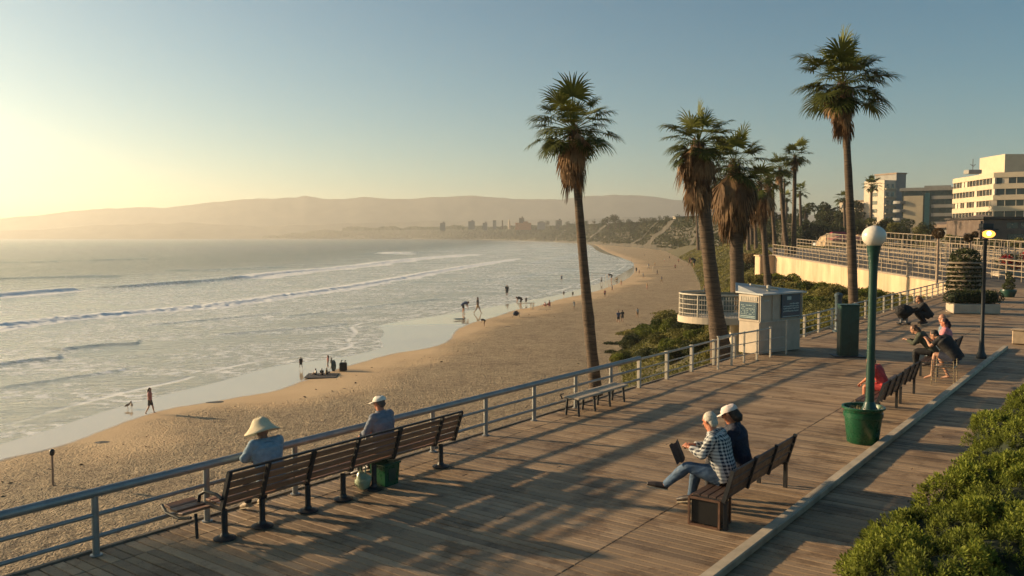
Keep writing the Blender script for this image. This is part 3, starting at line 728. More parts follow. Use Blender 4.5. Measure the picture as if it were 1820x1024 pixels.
def hair_cap(q, L, rot, s, full=1.0, long=0.0):
    q.ell(L(0, -.026, .030), (.083 * s, .096 * s, .094 * s), 18, 12, rot)
    q.ell(L(0, -.062, -.02), (.072 * s, .052 * s, .075 * s), 14, 10, rot)
    if long: q.tube([L(0, -.07, 0), L(0, -.10, -.10), L(0, -.10, -.10 - long)], [.075 * s, .07 * s, .035 * s], 12)
def cap_hat(root, L, rot, s, m, brim=True, soft=False):
    q = MB(); vs = []; c_seed = L(0, 0, 0) * 3
    n, mm = 24, 9
    for i in range(mm + 1):
        a = math.pi / 2 * i / mm
        for k in range(n):
            b = 2 * math.pi * k / n; r = math.cos(a); vs.append(L(.098 * r * math.cos(b), -.024 + .122 * r * math.sin(b), .026 + (.088 if not soft else .092) * (math.sin(a) ** .8)) + Vector((0, 0, .010 * mnoise.noise(Vector((math.cos(b) * 2.2, math.sin(b) * 2.2, a * 3)) + c_seed))) * (1.6 if soft else .7))
    fs = [(i * n + k, i * n + (k + 1) % n, (i + 1) * n + (k + 1) % n, (i + 1) * n + k) for i in range(mm) for k in range(n)]
    fs.append(tuple(range(n))[::-1]); q.add(vs, fs); h = q.build('hat', m, root, True)
    if brim:
        q = MB(); vs = []
        for i in range(11):
            a = math.pi * (.14 + .72 * i / 10)
            for rr in (.98, 1.75): vs.append(L(.104 * (1 + (rr - 1) * .45) * math.cos(a), -.024 + .120 * rr * math.sin(a), .034 - .016 * (rr - 1)))
        nn = len(vs); vs2 = [v - (L(0, 0, .006) - L(0, 0, 0)) for v in vs]
        fs = [(2 * i, 2 * i + 1, 2 * i + 3, 2 * i + 2) for i in range(10)]; fs += [tuple(j + nn for j in f)[::-1] for f in fs]
        ring = [2 * i for i in range(11)] + [2 * i + 1 for i in range(10, -1, -1)]
        fs += [(ring[i], ring[(i + 1) % 22], ring[(i + 1) % 22] + nn, ring[i] + nn) for i in range(22)]
        q.add(vs + vs2, fs); q.build('brim', m, h, True)
    return h
def person(label, loc, rz, J, s=1.0, sk=skin, top=None, pants=None, group=None, vox=.0085, sleeves='long', shorts=False, hair=None, hairlen=0, hat=None, shoes=shoe_m, palm=(0, 0, -1), curl=.9, bulk=1.0, skirt=None, detail=True):
    """J: joints in metres, facing local +Y: pel, wai, che, nec, hed, look, sh(L,R), el, wr, hp, kn, an, toe"""
    root = empty('person', loc, rz, label, 'person', group)
    V = lambda p: Vector(p) * s
    g = {k: ([V(a) for a in v] if isinstance(v, list) else V(v)) for k, v in J.items()}
    look = Vector(J['look'])
    q = MB()
    q.tube([g['pel'] - Vector((0, 0, .06 * s)), g['pel'], g['wai'], g['che'], g['nec'] - (g['nec'] - g['che']) * .25, g['nec']], [(.13 * s * bulk, .10 * s), (.15 * s * bulk, .11 * s), (.13 * s * bulk, .10 * s), (.165 * s * bulk, .11 * s), (.10 * s, .07 * s), (.066 * s, .062 * s)], 18)
    q.tube([g['nec'] - (g['hed'] - g['nec']) * .3, g['hed'] - (g['hed'] - g['nec']) * .1], [.068 * s, .060 * s], 12)
    L, rot = head(q, g['hed'], look, s)
    for i in (0, 1):
        q.tube([g['che'] + (g['nec'] - g['che']) * .35, g['sh'][i]], [.065 * s, .052 * s], 12)
        q.tube(*bent(g['sh'][i], g['el'][i], g['wr'][i], .048 * s, .038 * s, .025 * s), 12)
        q.tube(*bent(g['hp'][i], g['kn'][i], g['an'][i], .082 * s * bulk, .055 * s, .036 * s), 12)
        f = (g['toe'][i] - g['an'][i]); q.tube([g['an'][i] - f * .18, g['an'][i], g['toe'][i]], [.034 * s, .036 * s, .024 * s], 10)
        if detail: hand(q, g['wr'][i], g['el'][i], palm if not isinstance(palm, list) else palm[i], s, curl)
        else: q.ell(g['wr'][i] + (g['wr'][i] - g['el'][i]).normalized() * .06 * s, (.035 * s,) * 3, 8, 6)
    body = remesh(q, 'body', sk, root, vox if detail else vox)
    if detail:
        for e in (-1, 1):
            q = MB(); q.ell(L(.031 * e, .079, .006), (.012 * s, .009 * s, .007 * s), 10, 6, rot); q.build('eye', eye_m, body, True)
    if top:
        q = MB(); bk = 1 + (bulk - 1) * .7
        q.tube([g['pel'] - (g['wai'] - g['pel']) * .35, g['pel'], g['wai'], g['wai'].lerp(g['che'], .5), g['che'], g['che'].lerp(g['nec'], .5), g['nec'] - (g['nec'] - g['che']) * .12],
               [(.165 * s * bulk, .125 * s * bk), (.172 * s * bulk, .130 * s * bk), (.165 * s * bulk, .128 * s * bk), (.18 * s * bulk, .134 * s * bk), (.200 * s * bulk, .145 * s * bk), (.160 * s * bk, .125 * s * bk), (.085 * s, .08 * s)], 22)
        for i in (0, 1):
            q.tube([g['che'] + (g['nec'] - g['che']) * .45, g['sh'][i]], [.105 * s, .082 * s], 12); q.ell(g['sh'][i], (.084 * s,) * 3, 14, 10)
            if sleeves == 'long': q.tube(*bent(g['sh'][i], g['el'][i], g['wr'][i].lerp(g['el'][i], .12), .080 * s, .062 * s, .048 * s), 12)
            elif sleeves == 'short': q.tube([g['sh'][i], g['sh'][i].lerp(g['el'][i], .75)], [.080 * s, .070 * s], 12)
        remesh(q, 'shirt', top, root, vox * 1.15, .007 * s, 3)
        q = MB(); q.tube([g['nec'] - (g['nec'] - g['che']) * .16, g['nec'] + (g['hed'] - g['nec']) * .10], [.092 * s, .080 * s], 16); q.build('collar', top, root, True)
    if pants:
        q = MB()
        q.tube([g['pel'] + (g['wai'] - g['pel']) * .5, g['pel'], g['pel'] - Vector((0, 0, .07 * s))], [(.15 * s * bulk, .115 * s), (.17 * s * bulk, .13 * s), (.15 * s * bulk, .12 * s)], 18)
        for i in (0, 1):
            if shorts: q.tube([g['hp'][i], g['hp'][i].lerp(g['kn'][i], .8)], [.105 * s * bulk, .085 * s], 12)
            else: q.tube(*bent(g['hp'][i], g['kn'][i], g['an'][i].lerp(g['kn'][i], .08), .102 * s * bulk, .074 * s, .056 * s), 12)
        remesh(q, 'shorts' if shorts else 'trousers', pants, root, vox * 1.15, .006 * s, 5)
    if skirt:
        q = MB(); kk = (g['kn'][0] + g['kn'][1]) / 2
        q.tube([g['wai'], g['pel'], g['pel'].lerp(kk, .6), kk], [(.14 * s, .11 * s), (.17 * s, .13 * s), (.2 * s, .16 * s), (.22 * s, .18 * s)], 18); remesh(q, 'skirt', skirt, root, vox * 1.3, .01 * s, 9)
    if hair:
        q = MB(); hair_cap(q, L, rot, s, 1, hairlen); remesh(q, 'hair', hair, root, vox * .9, .005 * s, 8)
    if hat: hat(root, L, rot, s)
    if shoes:
        for i in (0, 1):
            f = (g['toe'][i] - g['an'][i]); up = Vector((0, 0, 1)); fn = f.normalized(); dn = (fn.cross(up)).cross(fn).normalized() * -1
            q = MB(); q.tube([g['an'][i] - f * .30, g['an'][i] - f * .05, g['an'][i] + f * .55, g['toe'][i] + f * .12], [.030 * s, .047 * s, .044 * s, .026 * s], 12)
            sh = remesh(q, 'shoe', shoes, root, vox)
            q = MB(); c0 = g['an'][i] - f * .28 + dn * .038 * s; c1 = g['toe'][i] + f * .10 + dn * .030 * s; q.bar(c0, c1, .075 * s, .014 * s, up=-dn); q.build('sole', sole_m, sh)
    return root, L, rot, g
def sit(**k):
    J = dict(pel=(0, 0, .53), wai=(0, .0, .72), che=(0, .03, .94), nec=(0, .04, 1.10), hed=(0, .08, 1.235), look=(0, 1, -.15),
             sh=[(-.18, .03, 1.03), (.18, .03, 1.03)], el=[(-.25, .12, .78), (.25, .12, .78)], wr=[(-.14, .36, .70), (.14, .36, .70)],
             hp=[(-.09, .02, .50), (.09, .02, .50)], kn=[(-.13, .42, .50), (.13, .42, .50)], an=[(-.13, .42, .09), (.13, .44, .09)], toe=[(-.15, .57, .035), (.15, .59, .035)])
    J.update(k); return J
def stand(**k):
    J = dict(pel=(0, 0, .93), wai=(0, 0, 1.08), che=(0, 0, 1.30), nec=(0, 0, 1.46), hed=(0, .02, 1.60), look=(0, 1, -.1),
             sh=[(-.18, 0, 1.39), (.18, 0, 1.39)], el=[(-.24, -.02, 1.10), (.24, -.02, 1.10)], wr=[(-.23, .08, .86), (.23, .08, .86)],
             hp=[(-.09, 0, .88), (.09, 0, .88)], kn=[(-.10, .03, .48), (.10, .06, .48)], an=[(-.11, -.02, .08), (.11, .06, .08)], toe=[(-.13, .13, .03), (.13, .21, .03)])
    J.update(k); return J
SEA = ROTZ_DECK + math.pi / 2           # facing the sea (local +Y -> -d)

# woman with the conical straw hat
shirt_b = cloth('pale_blue_cotton', (.20, .29, .36)); slate = cloth('slate_cotton', (.15, .175, .22)); navy = cloth('navy_cotton', (.012, .016, .035)); black_c = cloth('black_cotton', (.012, .011, .012)); jeans = mat('denim', (.055, .10, .17), .85, .4, 7, bmp=.6)
straw_m = mat('straw', (.62, .52, .34), .8, .12, 12, bmp=.4)
def cone_hat(root, L, rot, s):
    q = MB(); c = L(0, -.012, .02); up = (L(0, 0, 1) - L(0, 0, 0)).normalized()
    prof = [(.232, -.045), (.230, -.035), (.19, -.005), (.15, .035), (.12, .08), (.10, .115), (.078, .138), (.045, .152), (.0, .156)]
    vs = []; n = 32; xx = (L(1, 0, 0) - L(0, 0, 0)).normalized(); yy = (L(0, 1, 0) - L(0, 0, 0)).normalized()
    pr2 = prof + [(r * .96, z - .008) for r, z in prof[:4]][::-1] if False else prof
    for r, z in pr2:
        for k in range(n): a = 2 * math.pi * k / n; vs.append(c + xx * r * s * math.cos(a) + yy * r * s * math.sin(a) + up * (z + .03 + .006 * math.sin(3 * a)) * s)
    fs = [(i * n + k, i * n + (k + 1) % n, (i + 1) * n + (k + 1) % n, (i + 1) * n + k) for i in range(len(pr2) - 1) for k in range(n)] + [tuple(range(n))[::-1]]
    q.add([c + (v - c) * 1.12 for v in vs], fs); h = q.build('straw_hat', straw_m, root, True)
    q = MB(); tc = c + up * .21 * s; q.tube([tc + xx * .03 * math.cos(a) + yy * .03 * math.sin(a) for a in [i * math.pi / 6 for i in range(13)]], .009, 8); q.build('hat_loop', straw_m, h, True)
pr1 = P(7.56, -9.84)
person('person in a wide conical straw hat and pale blue shirt on the long bench', (pr1.x, pr1.y, 0), SEA + R(-6),
       sit(wai=(0, .06, .74), che=(0, .12, .94), nec=(0, .17, 1.06), hed=(0, .22, 1.16), look=(0, 1, -.35), sh=[(-.20, .12, 1.03), (.20, .12, 1.03)], el=[(-.31, .20, .84), (.27, .26, .80)], wr=[(-.10, .38, .76), (.10, .42, .74)]), 1.0, skin_d, shirt_b, cloth('black_trousers', (.02, .02, .024)), hat=cone_hat, bulk=1.3, shoes=mat('tan_boot', (.30, .22, .14), .7, .4, 12))
# old man in a white cap
wcap = cloth('white_cap_cotton', (.78, .72, .62), .06)
pr2 = P(9.82, -9.84)
person('man in a white peaked cap and grey shirt on the long bench', (pr2.x, pr2.y, 0), SEA + R(4),
       sit(nec=(0, .06, 1.12), hed=(0, .10, 1.26), look=(-.1, 1, -.25), sh=[(-.19, .04, 1.04), (.19, .04, 1.04)], el=[(-.27, .14, .80), (.27, .14, .80)]), 1.0, skin_r, slate, cloth('grey_trousers', (.10, .10, .11)),
       hair=mat('grey_hair_m', (.10, .08, .07), .8), hat=lambda r, L, rt, s: cap_hat(r, L, rt, s, wcap), bulk=1.25)
# the couple
plaid, nt, b = nmat('checked_cotton'); tc = nt.nodes.new('ShaderNodeTexCoord'); sx = nt.nodes.new('ShaderNodeSeparateXYZ'); nt.links.new(tc.outputs['Object'], sx.inputs[0])
def stripe(o, f, ph=0.0): return math_n(nt, 'GREATER_THAN', math_n(nt, 'SINE', math_n(nt, 'ADD', math_n(nt, 'MULTIPLY', o, f), ph)), .1)
a1 = stripe(sx.outputs[0], 125); a2 = stripe(sx.outputs[2], 125); 
nt.links.new(mixc(nt, math_n(nt, 'MULTIPLY', math_n(nt, 'ADD', a1, a2), .5), (.010, .020, .042), (.55, .55, .53)), b.inputs['Base Color']); b.inputs['Roughness'].default_value = .85
bump(nt, b, noise_n(nt, 30, 3), .004, .5)
pc = P(11.50, -4.62)
beret = mat('pale_knit', (.50, .46, .36), .9, .12, 60, bmp=.8)
r_, L_, rt_, g_ = person('man in checked shirt and jeans with legs crossed on the dark bench', (pc.x, pc.y, 0), SEA + R(8),
       sit(pel=(0, 0, .52), wai=(0, .06, .72), che=(.02, .13, .93), nec=(.03, .19, 1.06), hed=(.05, .24, 1.19), look=(.35, .9, -.35), sh=[(-.19, .13, 1.01), (.21, .13, 1.01)], el=[(-.26, .24, .80), (.27, .27, .80)], wr=[(-.16, .44, .86), (.06, .46, .84)],
           kn=[(-.17, .46, .60), (.13, .42, .50)], an=[(-.05, .82, .26), (.14, .50, .09)], toe=[(-.08, 1.02, .27), (.16, .68, .035)]), 1.10, skin_r, plaid, jeans,
       hair=mat('silver_hair', (.50, .45, .37), .85, .3, 40, bmp=.8), palm=[(.6, .2, -.6), (-.6, .2, -.6)], curl=1.3, bulk=1.32)
nw = empty('newspaper', (pc.x, pc.y, 0), SEA + R(8), 'dark folded newspaper held in the hands of the man in the checked shirt', 'newspaper')
q = MB(); vs = []; 
for i in range(7):
    for j in range(5): u = i / 6 - .5; v = j / 4; vs.append((-.08 + u * .38, .60 + v * .12 + abs(u) * .08, .70 + v * .27 + .012 * math.sin(u * 14)))
nn = len(vs); vs += [(a, b_ - .008, c) for a, b_, c in vs]; ff = [(i * 5 + j, i * 5 + j + 1, (i + 1) * 5 + j + 1, (i + 1) * 5 + j) for i in range(6) for j in range(4)]
q.add(vs, ff + [tuple(k + nn for k in f)[::-1] for f in ff]); q.build('pages', mat('dark_newsprint', (.03, .032, .036), .8, .5, 30), nw)
pc2 = P(12.12, -4.62)
person('person in navy top and rumpled white cap beside the checked shirt man', (pc2.x, pc2.y, 0), SEA + R(20),
       sit(wai=(0, .05, .72), che=(-.02, .10, .94), nec=(-.04, .14, 1.09), hed=(-.07, .18, 1.23), look=(.2, .9, -.45), sh=[(-.21, .1, 1.03), (.18, .1, 1.03)], el=[(-.28, .2, .78), (.26, .22, .80)]), 1.10, skin_r, navy, cloth('charcoal_trousers', (.03, .03, .035)),
       hair=mat('dark_hair', (.03, .02, .015), .7), hairlen=.05, hat=lambda r, L, rt, s: cap_hat(r, L, rt, s, cloth('pinkish_white_cotton', (.70, .58, .52), .12), soft=True), bulk=1.32)

# the group around the far dark benches
dh = mat('dark_hair', (.03, .02, .015), .7)
pp = P(20.75, -4.50)
person('person in red shorts on the bench behind the lamp planter, bare knee showing', (pp.x, pp.y, 0), SEA + R(0), sit(wai=(0, .1, .70), che=(0, .18, .86), nec=(0, .26, .98), hed=(0, .34, 1.08), look=(0, .8, -.6), sh=[(-.18, .2, .93), (.18, .2, .93)], el=[(-.22, .34, .72), (.22, .34, .72)], wr=[(-.12, .5, .58), (.12, .5, .58)]), 1.0, skin_r, cloth('red_print', (.50, .05, .05), .4), cloth('red_shorts', (.45, .04, .04)), hair=dh, sleeves='short', shorts=True, vox=.012)
pp = at(1690, 679); 
person('person in black with bare legs hunched on a wire chair', (pp.x + .12, pp.y, 0), SEA + R(-8), sit(pel=(0, 0, .62), wai=(0, .12, .80), che=(0, .28, .98), nec=(0, .42, 1.06), hed=(0, .52, 1.12), look=(0, .9, -.5), sh=[(-.18, .32, 1.05), (.18, .32, 1.05)], el=[(-.24, .52, .86), (.24, .52, .86)], wr=[(-.10, .66, 1.0), (.10, .66, 1.0)],
       hp=[(-.1, 0, .58), (.1, 0, .58)], kn=[(-.14, .44, .66), (.14, .42, .56)], an=[(-.14, .50, .12), (.13, .20, .10)], toe=[(-.15, .68, .04), (.14, .38, .035)]), 1.12, skin, black_c, navy, hair=dh, sleeves='short', shorts=True, shoes=None, vox=.012, bulk=1.5)
pp = P(27.6, -4.68)
person('person with dark wavy hair and olive top leaning far forward', (pp.x, pp.y, 0), SEA, sit(wai=(0, .12, .70), che=(0, .28, .88), nec=(0, .40, .99), hed=(0, .50, 1.09), look=(0, .9, -.4), sh=[(-.18, .3, .96), (.18, .3, .96)], el=[(-.22, .44, .72), (.22, .44, .72)], wr=[(-.06, .66, .80), (.06, .66, .80)]), 1.1, skin, cloth('olive_top', (.05, .055, .035)), black_c, hair=mat('brown_hair', (.07, .035, .02), .7), hairlen=.06, vox=.012)
pp = P(29.0, -4.60)
person('bald man in a blue patterned shirt behind the woman with the pink shawl', (pp.x, pp.y, 0), SEA + R(10), sit(hed=(0, .08, 1.27)), 1.14, skin, mat('blue_print', (.04, .08, .13), .8, .5, 25, c2=(.28, .36, .42)), black_c, vox=.012, sleeves='short')
pp = P(28.4, -4.45)
r_, L_, rt_, g_ = person('woman with dark scarf and pink shawl in the seated group', (pp.x, pp.y, 0), SEA + R(5), sit(), 1.12, skin_r, cloth('pink_shawl', (.55, .20, .22)), mat('blue_dress', (.03, .05, .08), .8, .5, 18, c2=(.25, .36, .42)), hair=mat('dark_scarf', (.025, .012, .02), .8), hairlen=.08, vox=.012, bulk=1.15)
# wire chair under the nearest of them
wc = at(1672, 685); wc = empty('wire_chair', (wc.x + .15, wc.y + .1, 0), ROTZ_DECK, 'chrome wire chair under the person in black with bare legs', 'chair')
chrome = mat('chrome_wire', (.5, .42, .3), .25, .2, 8, metal=.9)
q = MB()
for z in [.08 + .075 * i for i in range(9)]: q.tube([(-.28, -.28, z), (.0, -.30, z), (.26, -.26, z)], .010, 6); 
q.build('side_grid', chrome, wc, True)
for x, y in ((-.28, -.28), (.26, -.26), (-.26, .26), (.26, .26)):
    q = MB(); q.tube([(x, y, 0), (x * .94, y, .70)], .014, 8); q.build('leg', chrome, wc, True)
q = MB(); q.box((0, 0, .50), (.50, .52, .03), bev=.01); q.build('seat', chrome, wc)
# crouching person with the dark dog/bag
pp = at(1645, 577)
person('person in a long black coat crouching on the boardwalk by the railing', (pp.x, pp.y, 0), R(75), dict(pel=(0, -.12, .34), wai=(0, -.02, .48), che=(0, .12, .66), nec=(0, .20, .78), hed=(0, .26, .91), look=(0, 1, -.1),
       sh=[(-.19, .12, .74), (.19, .12, .74)], el=[(-.26, .30, .54), (.26, .30, .54)], wr=[(-.14, .54, .44), (.14, .54, .44)], hp=[(-.1, -.1, .32), (.1, -.1, .32)], kn=[(-.2, .30, .46), (.2, .30, .40)], an=[(-.17, .02, .09), (.17, .06, .09)], toe=[(-.19, .2, .035), (.19, .22, .035)]),
       1.25, skin, black_c, black_c, hair=mat('auburn_hair', (.14, .05, .02), .7), hairlen=.05, vox=.015, bulk=1.25)
dg = at(1606, 577); dg = empty('backpack', (dg.x, dg.y, 0), R(10), 'round black backpack set on a small wheeled board beside the crouching person', 'backpack')
q = MB(); q.ell((0, 0, .62), (.42, .32, .30), 18, 12); q.ell((0, .05, .42), (.25, .22, .22), 14, 10); remesh(q, 'bag', black_c, dg, .02, .02, 4)
q = MB(); q.tube([(-.15, -.05, .30), (-.13, 0, .10)], .06, 8); q.tube([(.12, -.05, .30), (.12, 0, .10)], .06, 8); q.build('stand', mat('grey_metal_m', (.2, .2, .2), .5), dg, True)
q = MB(); q.box((0, 0, .085), (.62, .22, .03), bev=.01); q.build('board', iron, dg)
for x in (-.22, .22):
    q = MB(); q.tube([(x, -.13, .035), (x, .13, .035)], .035, 10); q.build('wheel', iron, dg, True)
# ================================================================== PALMS, TREES, SHRUBS
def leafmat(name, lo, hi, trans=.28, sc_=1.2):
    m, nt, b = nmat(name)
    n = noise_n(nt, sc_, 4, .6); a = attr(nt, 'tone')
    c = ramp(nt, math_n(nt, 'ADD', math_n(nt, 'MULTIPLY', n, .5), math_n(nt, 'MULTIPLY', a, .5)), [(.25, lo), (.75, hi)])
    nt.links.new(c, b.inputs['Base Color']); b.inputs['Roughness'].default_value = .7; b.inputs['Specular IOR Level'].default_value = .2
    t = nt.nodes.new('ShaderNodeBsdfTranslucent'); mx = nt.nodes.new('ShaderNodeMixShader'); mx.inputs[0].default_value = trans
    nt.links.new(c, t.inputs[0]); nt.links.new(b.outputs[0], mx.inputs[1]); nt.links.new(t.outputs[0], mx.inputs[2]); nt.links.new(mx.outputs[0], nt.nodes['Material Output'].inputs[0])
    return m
frond_m = leafmat('palm_frond', (.016, .030, .007), (.16, .17, .03), .3, .8)
dead_m = leafmat('dead_frond', (.07, .036, .017), (.33, .20, .10), .2, 2)
leaf_m = leafmat('shrub_leaf', (.02, .04, .008), (.20, .22, .035), .3, 2.5)
tree_m = leafmat('tree_leaf', (.022, .035, .014), (.075, .085, .03), .25, .3)
scrub_m = leafmat('scrub_leaf', (.03, .045, .012), (.27, .235, .06), .25, .35)
dry_m = leafmat('dry_scrub_leaf', (.12, .08, .03), (.32, .23, .10), .25, .6)
bark, nt, b = nmat('palm_bark')
tc = nt.nodes.new('ShaderNodeTexCoord'); mp = nt.nodes.new('ShaderNodeMapping'); mp.inputs['Scale'].default_value = (.6, .6, 7); nt.links.new(tc.outputs['Object'], mp.inputs[0])
n1 = noise_n(nt, 3.0, 6, .7, mp.outputs[0]); nt.links.new(ramp(nt, n1, [(.32, (.035, .023, .015)), (.7, (.16, .108, .070))]), b.inputs['Base Color']); b.inputs['Roughness'].default_value = .9; bump(nt, b, n1, .05, .9)
wood_bark = mat('tree_bark', (.07, .05, .035), .9, .3, 3, bmp=.6)

def fan_frond(base, d, length, fan_r, droop, nseg, rg, V, Fq, T, tone, dead=False):
    """petiole and a folded fan of narrow pleats; quads appended to V/Fq"""
    d = d / np.linalg.norm(d); up = np.array([0, 0, 1.0]); x = np.cross(d, up); x /= (np.linalg.norm(x) + 1e-9); z = np.cross(x, d)
    # petiole arcs
    k = 4; p = base.copy(); dd = d.copy(); w0 = .035 if not dead else .02; prev = None; pts = []
    for i in range(k + 1):
        pts.append(p.copy()); p = p + dd * length / k; dd = dd + np.array([0, 0, -droop / k * .6]); dd /= np.linalg.norm(dd)
    for i in range(k):
        n = len(V); w_ = w0 * (1 - .12 * i); V += [pts[i] - x * w_, pts[i] + x * w_, pts[i + 1] + x * w_ * .88, pts[i + 1] - x * w_ * .88]; Fq.append((n, n + 1, n + 2, n + 3)); T += [tone] * 4
        n = len(V); V += [pts[i] - z * w_ * .6, pts[i] + z * w_ * .6, pts[i + 1] + z * w_ * .5, pts[i + 1] - z * w_ * .5]; Fq.append((n, n + 1, n + 2, n + 3)); T += [tone] * 4
    c = pts[-1]; z = np.cross(x, dd); z /= np.linalg.norm(z)
    spread = R(112) if not dead else R(40)
    for j in range(nseg):
        t = j / (nseg - 1) * 2 - 1; a = t * spread + rg.normal(0, .03)
        L = fan_r * (1 - .28 * abs(t) ** 2) * rg.uniform(.88, 1.08)
        e = dd * math.cos(a) + x * math.sin(a); e = e + z * (.18 * abs(t)); e /= np.linalg.norm(e)
        s_ = np.cross(e, z); s_ /= np.linalg.norm(s_) + 1e-9; lift = z * (.02 if j % 2 else -.02)
        w_ = fan_r * (2 * spread / nseg) * .34
        p0 = c; p1 = c + e * L * .52 + lift; e2 = e + np.array([0, 0, -(.12 + droop * .3) * rg.uniform(.6, 1.4)]); p2 = p1 + e2 / np.linalg.norm(e2) * L * .30
        e3 = e2 + np.array([0, 0, -(.32 + droop * .55) * rg.uniform(.4, 1.7)]); p3 = p2 + e3 / np.linalg.norm(e3) * L * .28
        n = len(V); V += [p0 - s_ * .006, p0 + s_ * .006, p1 + s_ * w_, p1 - s_ * w_, p2 + s_ * w_ * .62, p2 - s_ * w_ * .62, p3 + s_ * .006, p3 - s_ * .006]
        Fq += [(n, n + 1, n + 2, n + 3), (n + 3, n + 2, n + 4, n + 5), (n + 5, n + 4, n + 6, n + 7)]; tt = tone + rg.uniform(-.12, .12); T += [tt] * 8
def palm(label, base, top, trunk_r, crown_r, nf, skirt_h, skirt_r, group=None, seed=1, nseg=26, bendv=(0, 0, 0), ndead=70, flare=1.35, top_r=.62):
    rg = np.random.default_rng(seed); root = empty('palm_tree', base, 0, label, 'palm', group); H = Vector(top) - Vector(base)
    pts = []; rad = []; nn = 26
    for i in range(nn + 1):
        t = i / nn; b_ = Vector(bendv) * (4 * t * (1 - t)); pts.append(H * t + b_); r = trunk_r * (1 + (flare - 1) * math.exp(-t * 9)) * (1 - (1 - top_r) * t); rad.append(r * (1 + .03 * rg.normal()))
    q = MB(); q.tube(pts, rad, 16); q.build('trunk', bark, root, True)
    tp = np.array(H); V = []; Fq = []; T = []
    up_t = np.array((pts[-1] - pts[-3]).normalized())
    fr = crown_r * .40; pl_ = crown_r * .62
    for i in range(nf):
        u = (i + .5) / nf; el = math.asin(max(-.62, min(1, 1.0 - 1.58 * u + rg.uniform(-.08, .08)))) ; az = i * 2.39996 + rg.normal(0, .38)
        d = np.array([math.cos(az) * math.cos(el), math.sin(az) * math.cos(el), math.sin(el)]) + up_t * .05
        fan_frond(tp + np.array([0, 0, rg.uniform(-.1, .1) * crown_r * .3 - u * crown_r * .10]), d, pl_ * rg.uniform(.52, 1.18), fr * rg.uniform(.7, 1.25), .05 + .35 * u + rg.uniform(0, .25), nseg, rg, V, Fq, T, .75 - .5 * u + rg.uniform(-.15, .15))
    np_obj('crown', V, Fq, frond_m, root, False, {'tone': T})
    if skirt_h:
        V = []; Fq = []; T = []
        for i in range(ndead):
            u = rg.uniform(); az = rg.uniform(0, 2 * math.pi); ro = np.array([math.cos(az), math.sin(az), 0])
            b0 = tp + ro * trunk_r * .5 + np.array([0, 0, skirt_h * (.14 - u * .80)]); el = -R(rg.uniform(38, 80)) if u < .45 else -R(rg.uniform(68, 86))
            d = ro * math.cos(el) + np.array([0, 0, math.sin(el)])
            fan_frond(b0, d, skirt_r * rg.uniform(.35, .8), skirt_r * rg.uniform(.5, .85), 1.6, 12, rg, V, Fq, T, rg.uniform(0, 1), True)
        np_obj('skirt', V, Fq, dead_m, root, False, {'tone': T})
    return root
def place_palm(label, bpx, bz, tpx, trunk_px, crown_px, bend_px=0, Y=None, **k):
    """base point at pixel bpx on height bz; the top at the same distance"""
    b_ = at(bpx[0], bpx[1], bz) if Y is None else atY(bpx[0], bpx[1], Y)
    t = atY(tpx[0], tpx[1], b_.y + k.pop('dY', 0)); m = b_.y / F
    k.setdefault('skirt_h', 0); k.setdefault('skirt_r', 0); k['skirt_h'] *= m; k['skirt_r'] *= m
    return palm(label, b_, t, trunk_px * m, crown_px * m, bendv=(bend_px * m, 0, 0), **k)
place_palm('tall leaning palm with a brown skirt rising beside the railing over the beach', (1064, 740), -3.0, (1019, 228), 11.5, 88, bend_px=-3, nf=40, skirt_h=86, skirt_r=50, seed=3, ndead=110, nseg=30, flare=1.2, top_r=.5)
place_palm('tall straight dark palm standing behind the green cabinet', (1518, 604), -1, (1498, 145), 8.5, 92, bend_px=3, nf=42, skirt_h=74, skirt_r=44, seed=8, ndead=90, nseg=30, top_r=.62)
place_palm('stout palm with a curved trunk, left of the pair by the round balcony', (1284, 640), -1.6, (1242, 252), 14.5, 74, bend_px=-4, nf=36, skirt_h=84, skirt_r=54, seed=12, ndead=130, nseg=28, top_r=.66, flare=1.5)
place_palm('stout palm with a wide brown skirt, right of the pair behind the kiosk', (1312, 566), -1.0, (1305, 292), 12.5, 68, nf=32, skirt_h=86, skirt_r=64, seed=17, ndead=190, nseg=26, top_r=.9, flare=1.1)
place_palm('palm mostly brown with hanging dead fronds just right of the stout pair', (1366, 520), -1.3, (1350, 322), 6, 50, nf=18, skirt_h=55, skirt_r=40, seed=21, ndead=60, nseg=18)
G5 = 'slender palms behind the shrub slope'
for i, (bx, by, tx, ty, tr, cr, lb) in enumerate([
    (1404, 484, 1386, 296, 4.6, 30, 'slender palm with a small crown, left of the tallest slender one'), (1410, 484, 1413, 276, 4.6, 34, 'tallest slender palm in front of the tan ramp wall'),
    (1380, 480, 1365, 312, 3.6, 26, 'slender palm with a thin trunk behind the brown palm')]):
    place_palm(lb, (bx, by + 6), -1.3, (tx, ty), tr, cr, nf=26, seed=30 + i, nseg=14, skirt_h=22, skirt_r=15, ndead=24, group=G5, bend_px=2 * (i - 1))
G6 = 'small far palms in the grove'
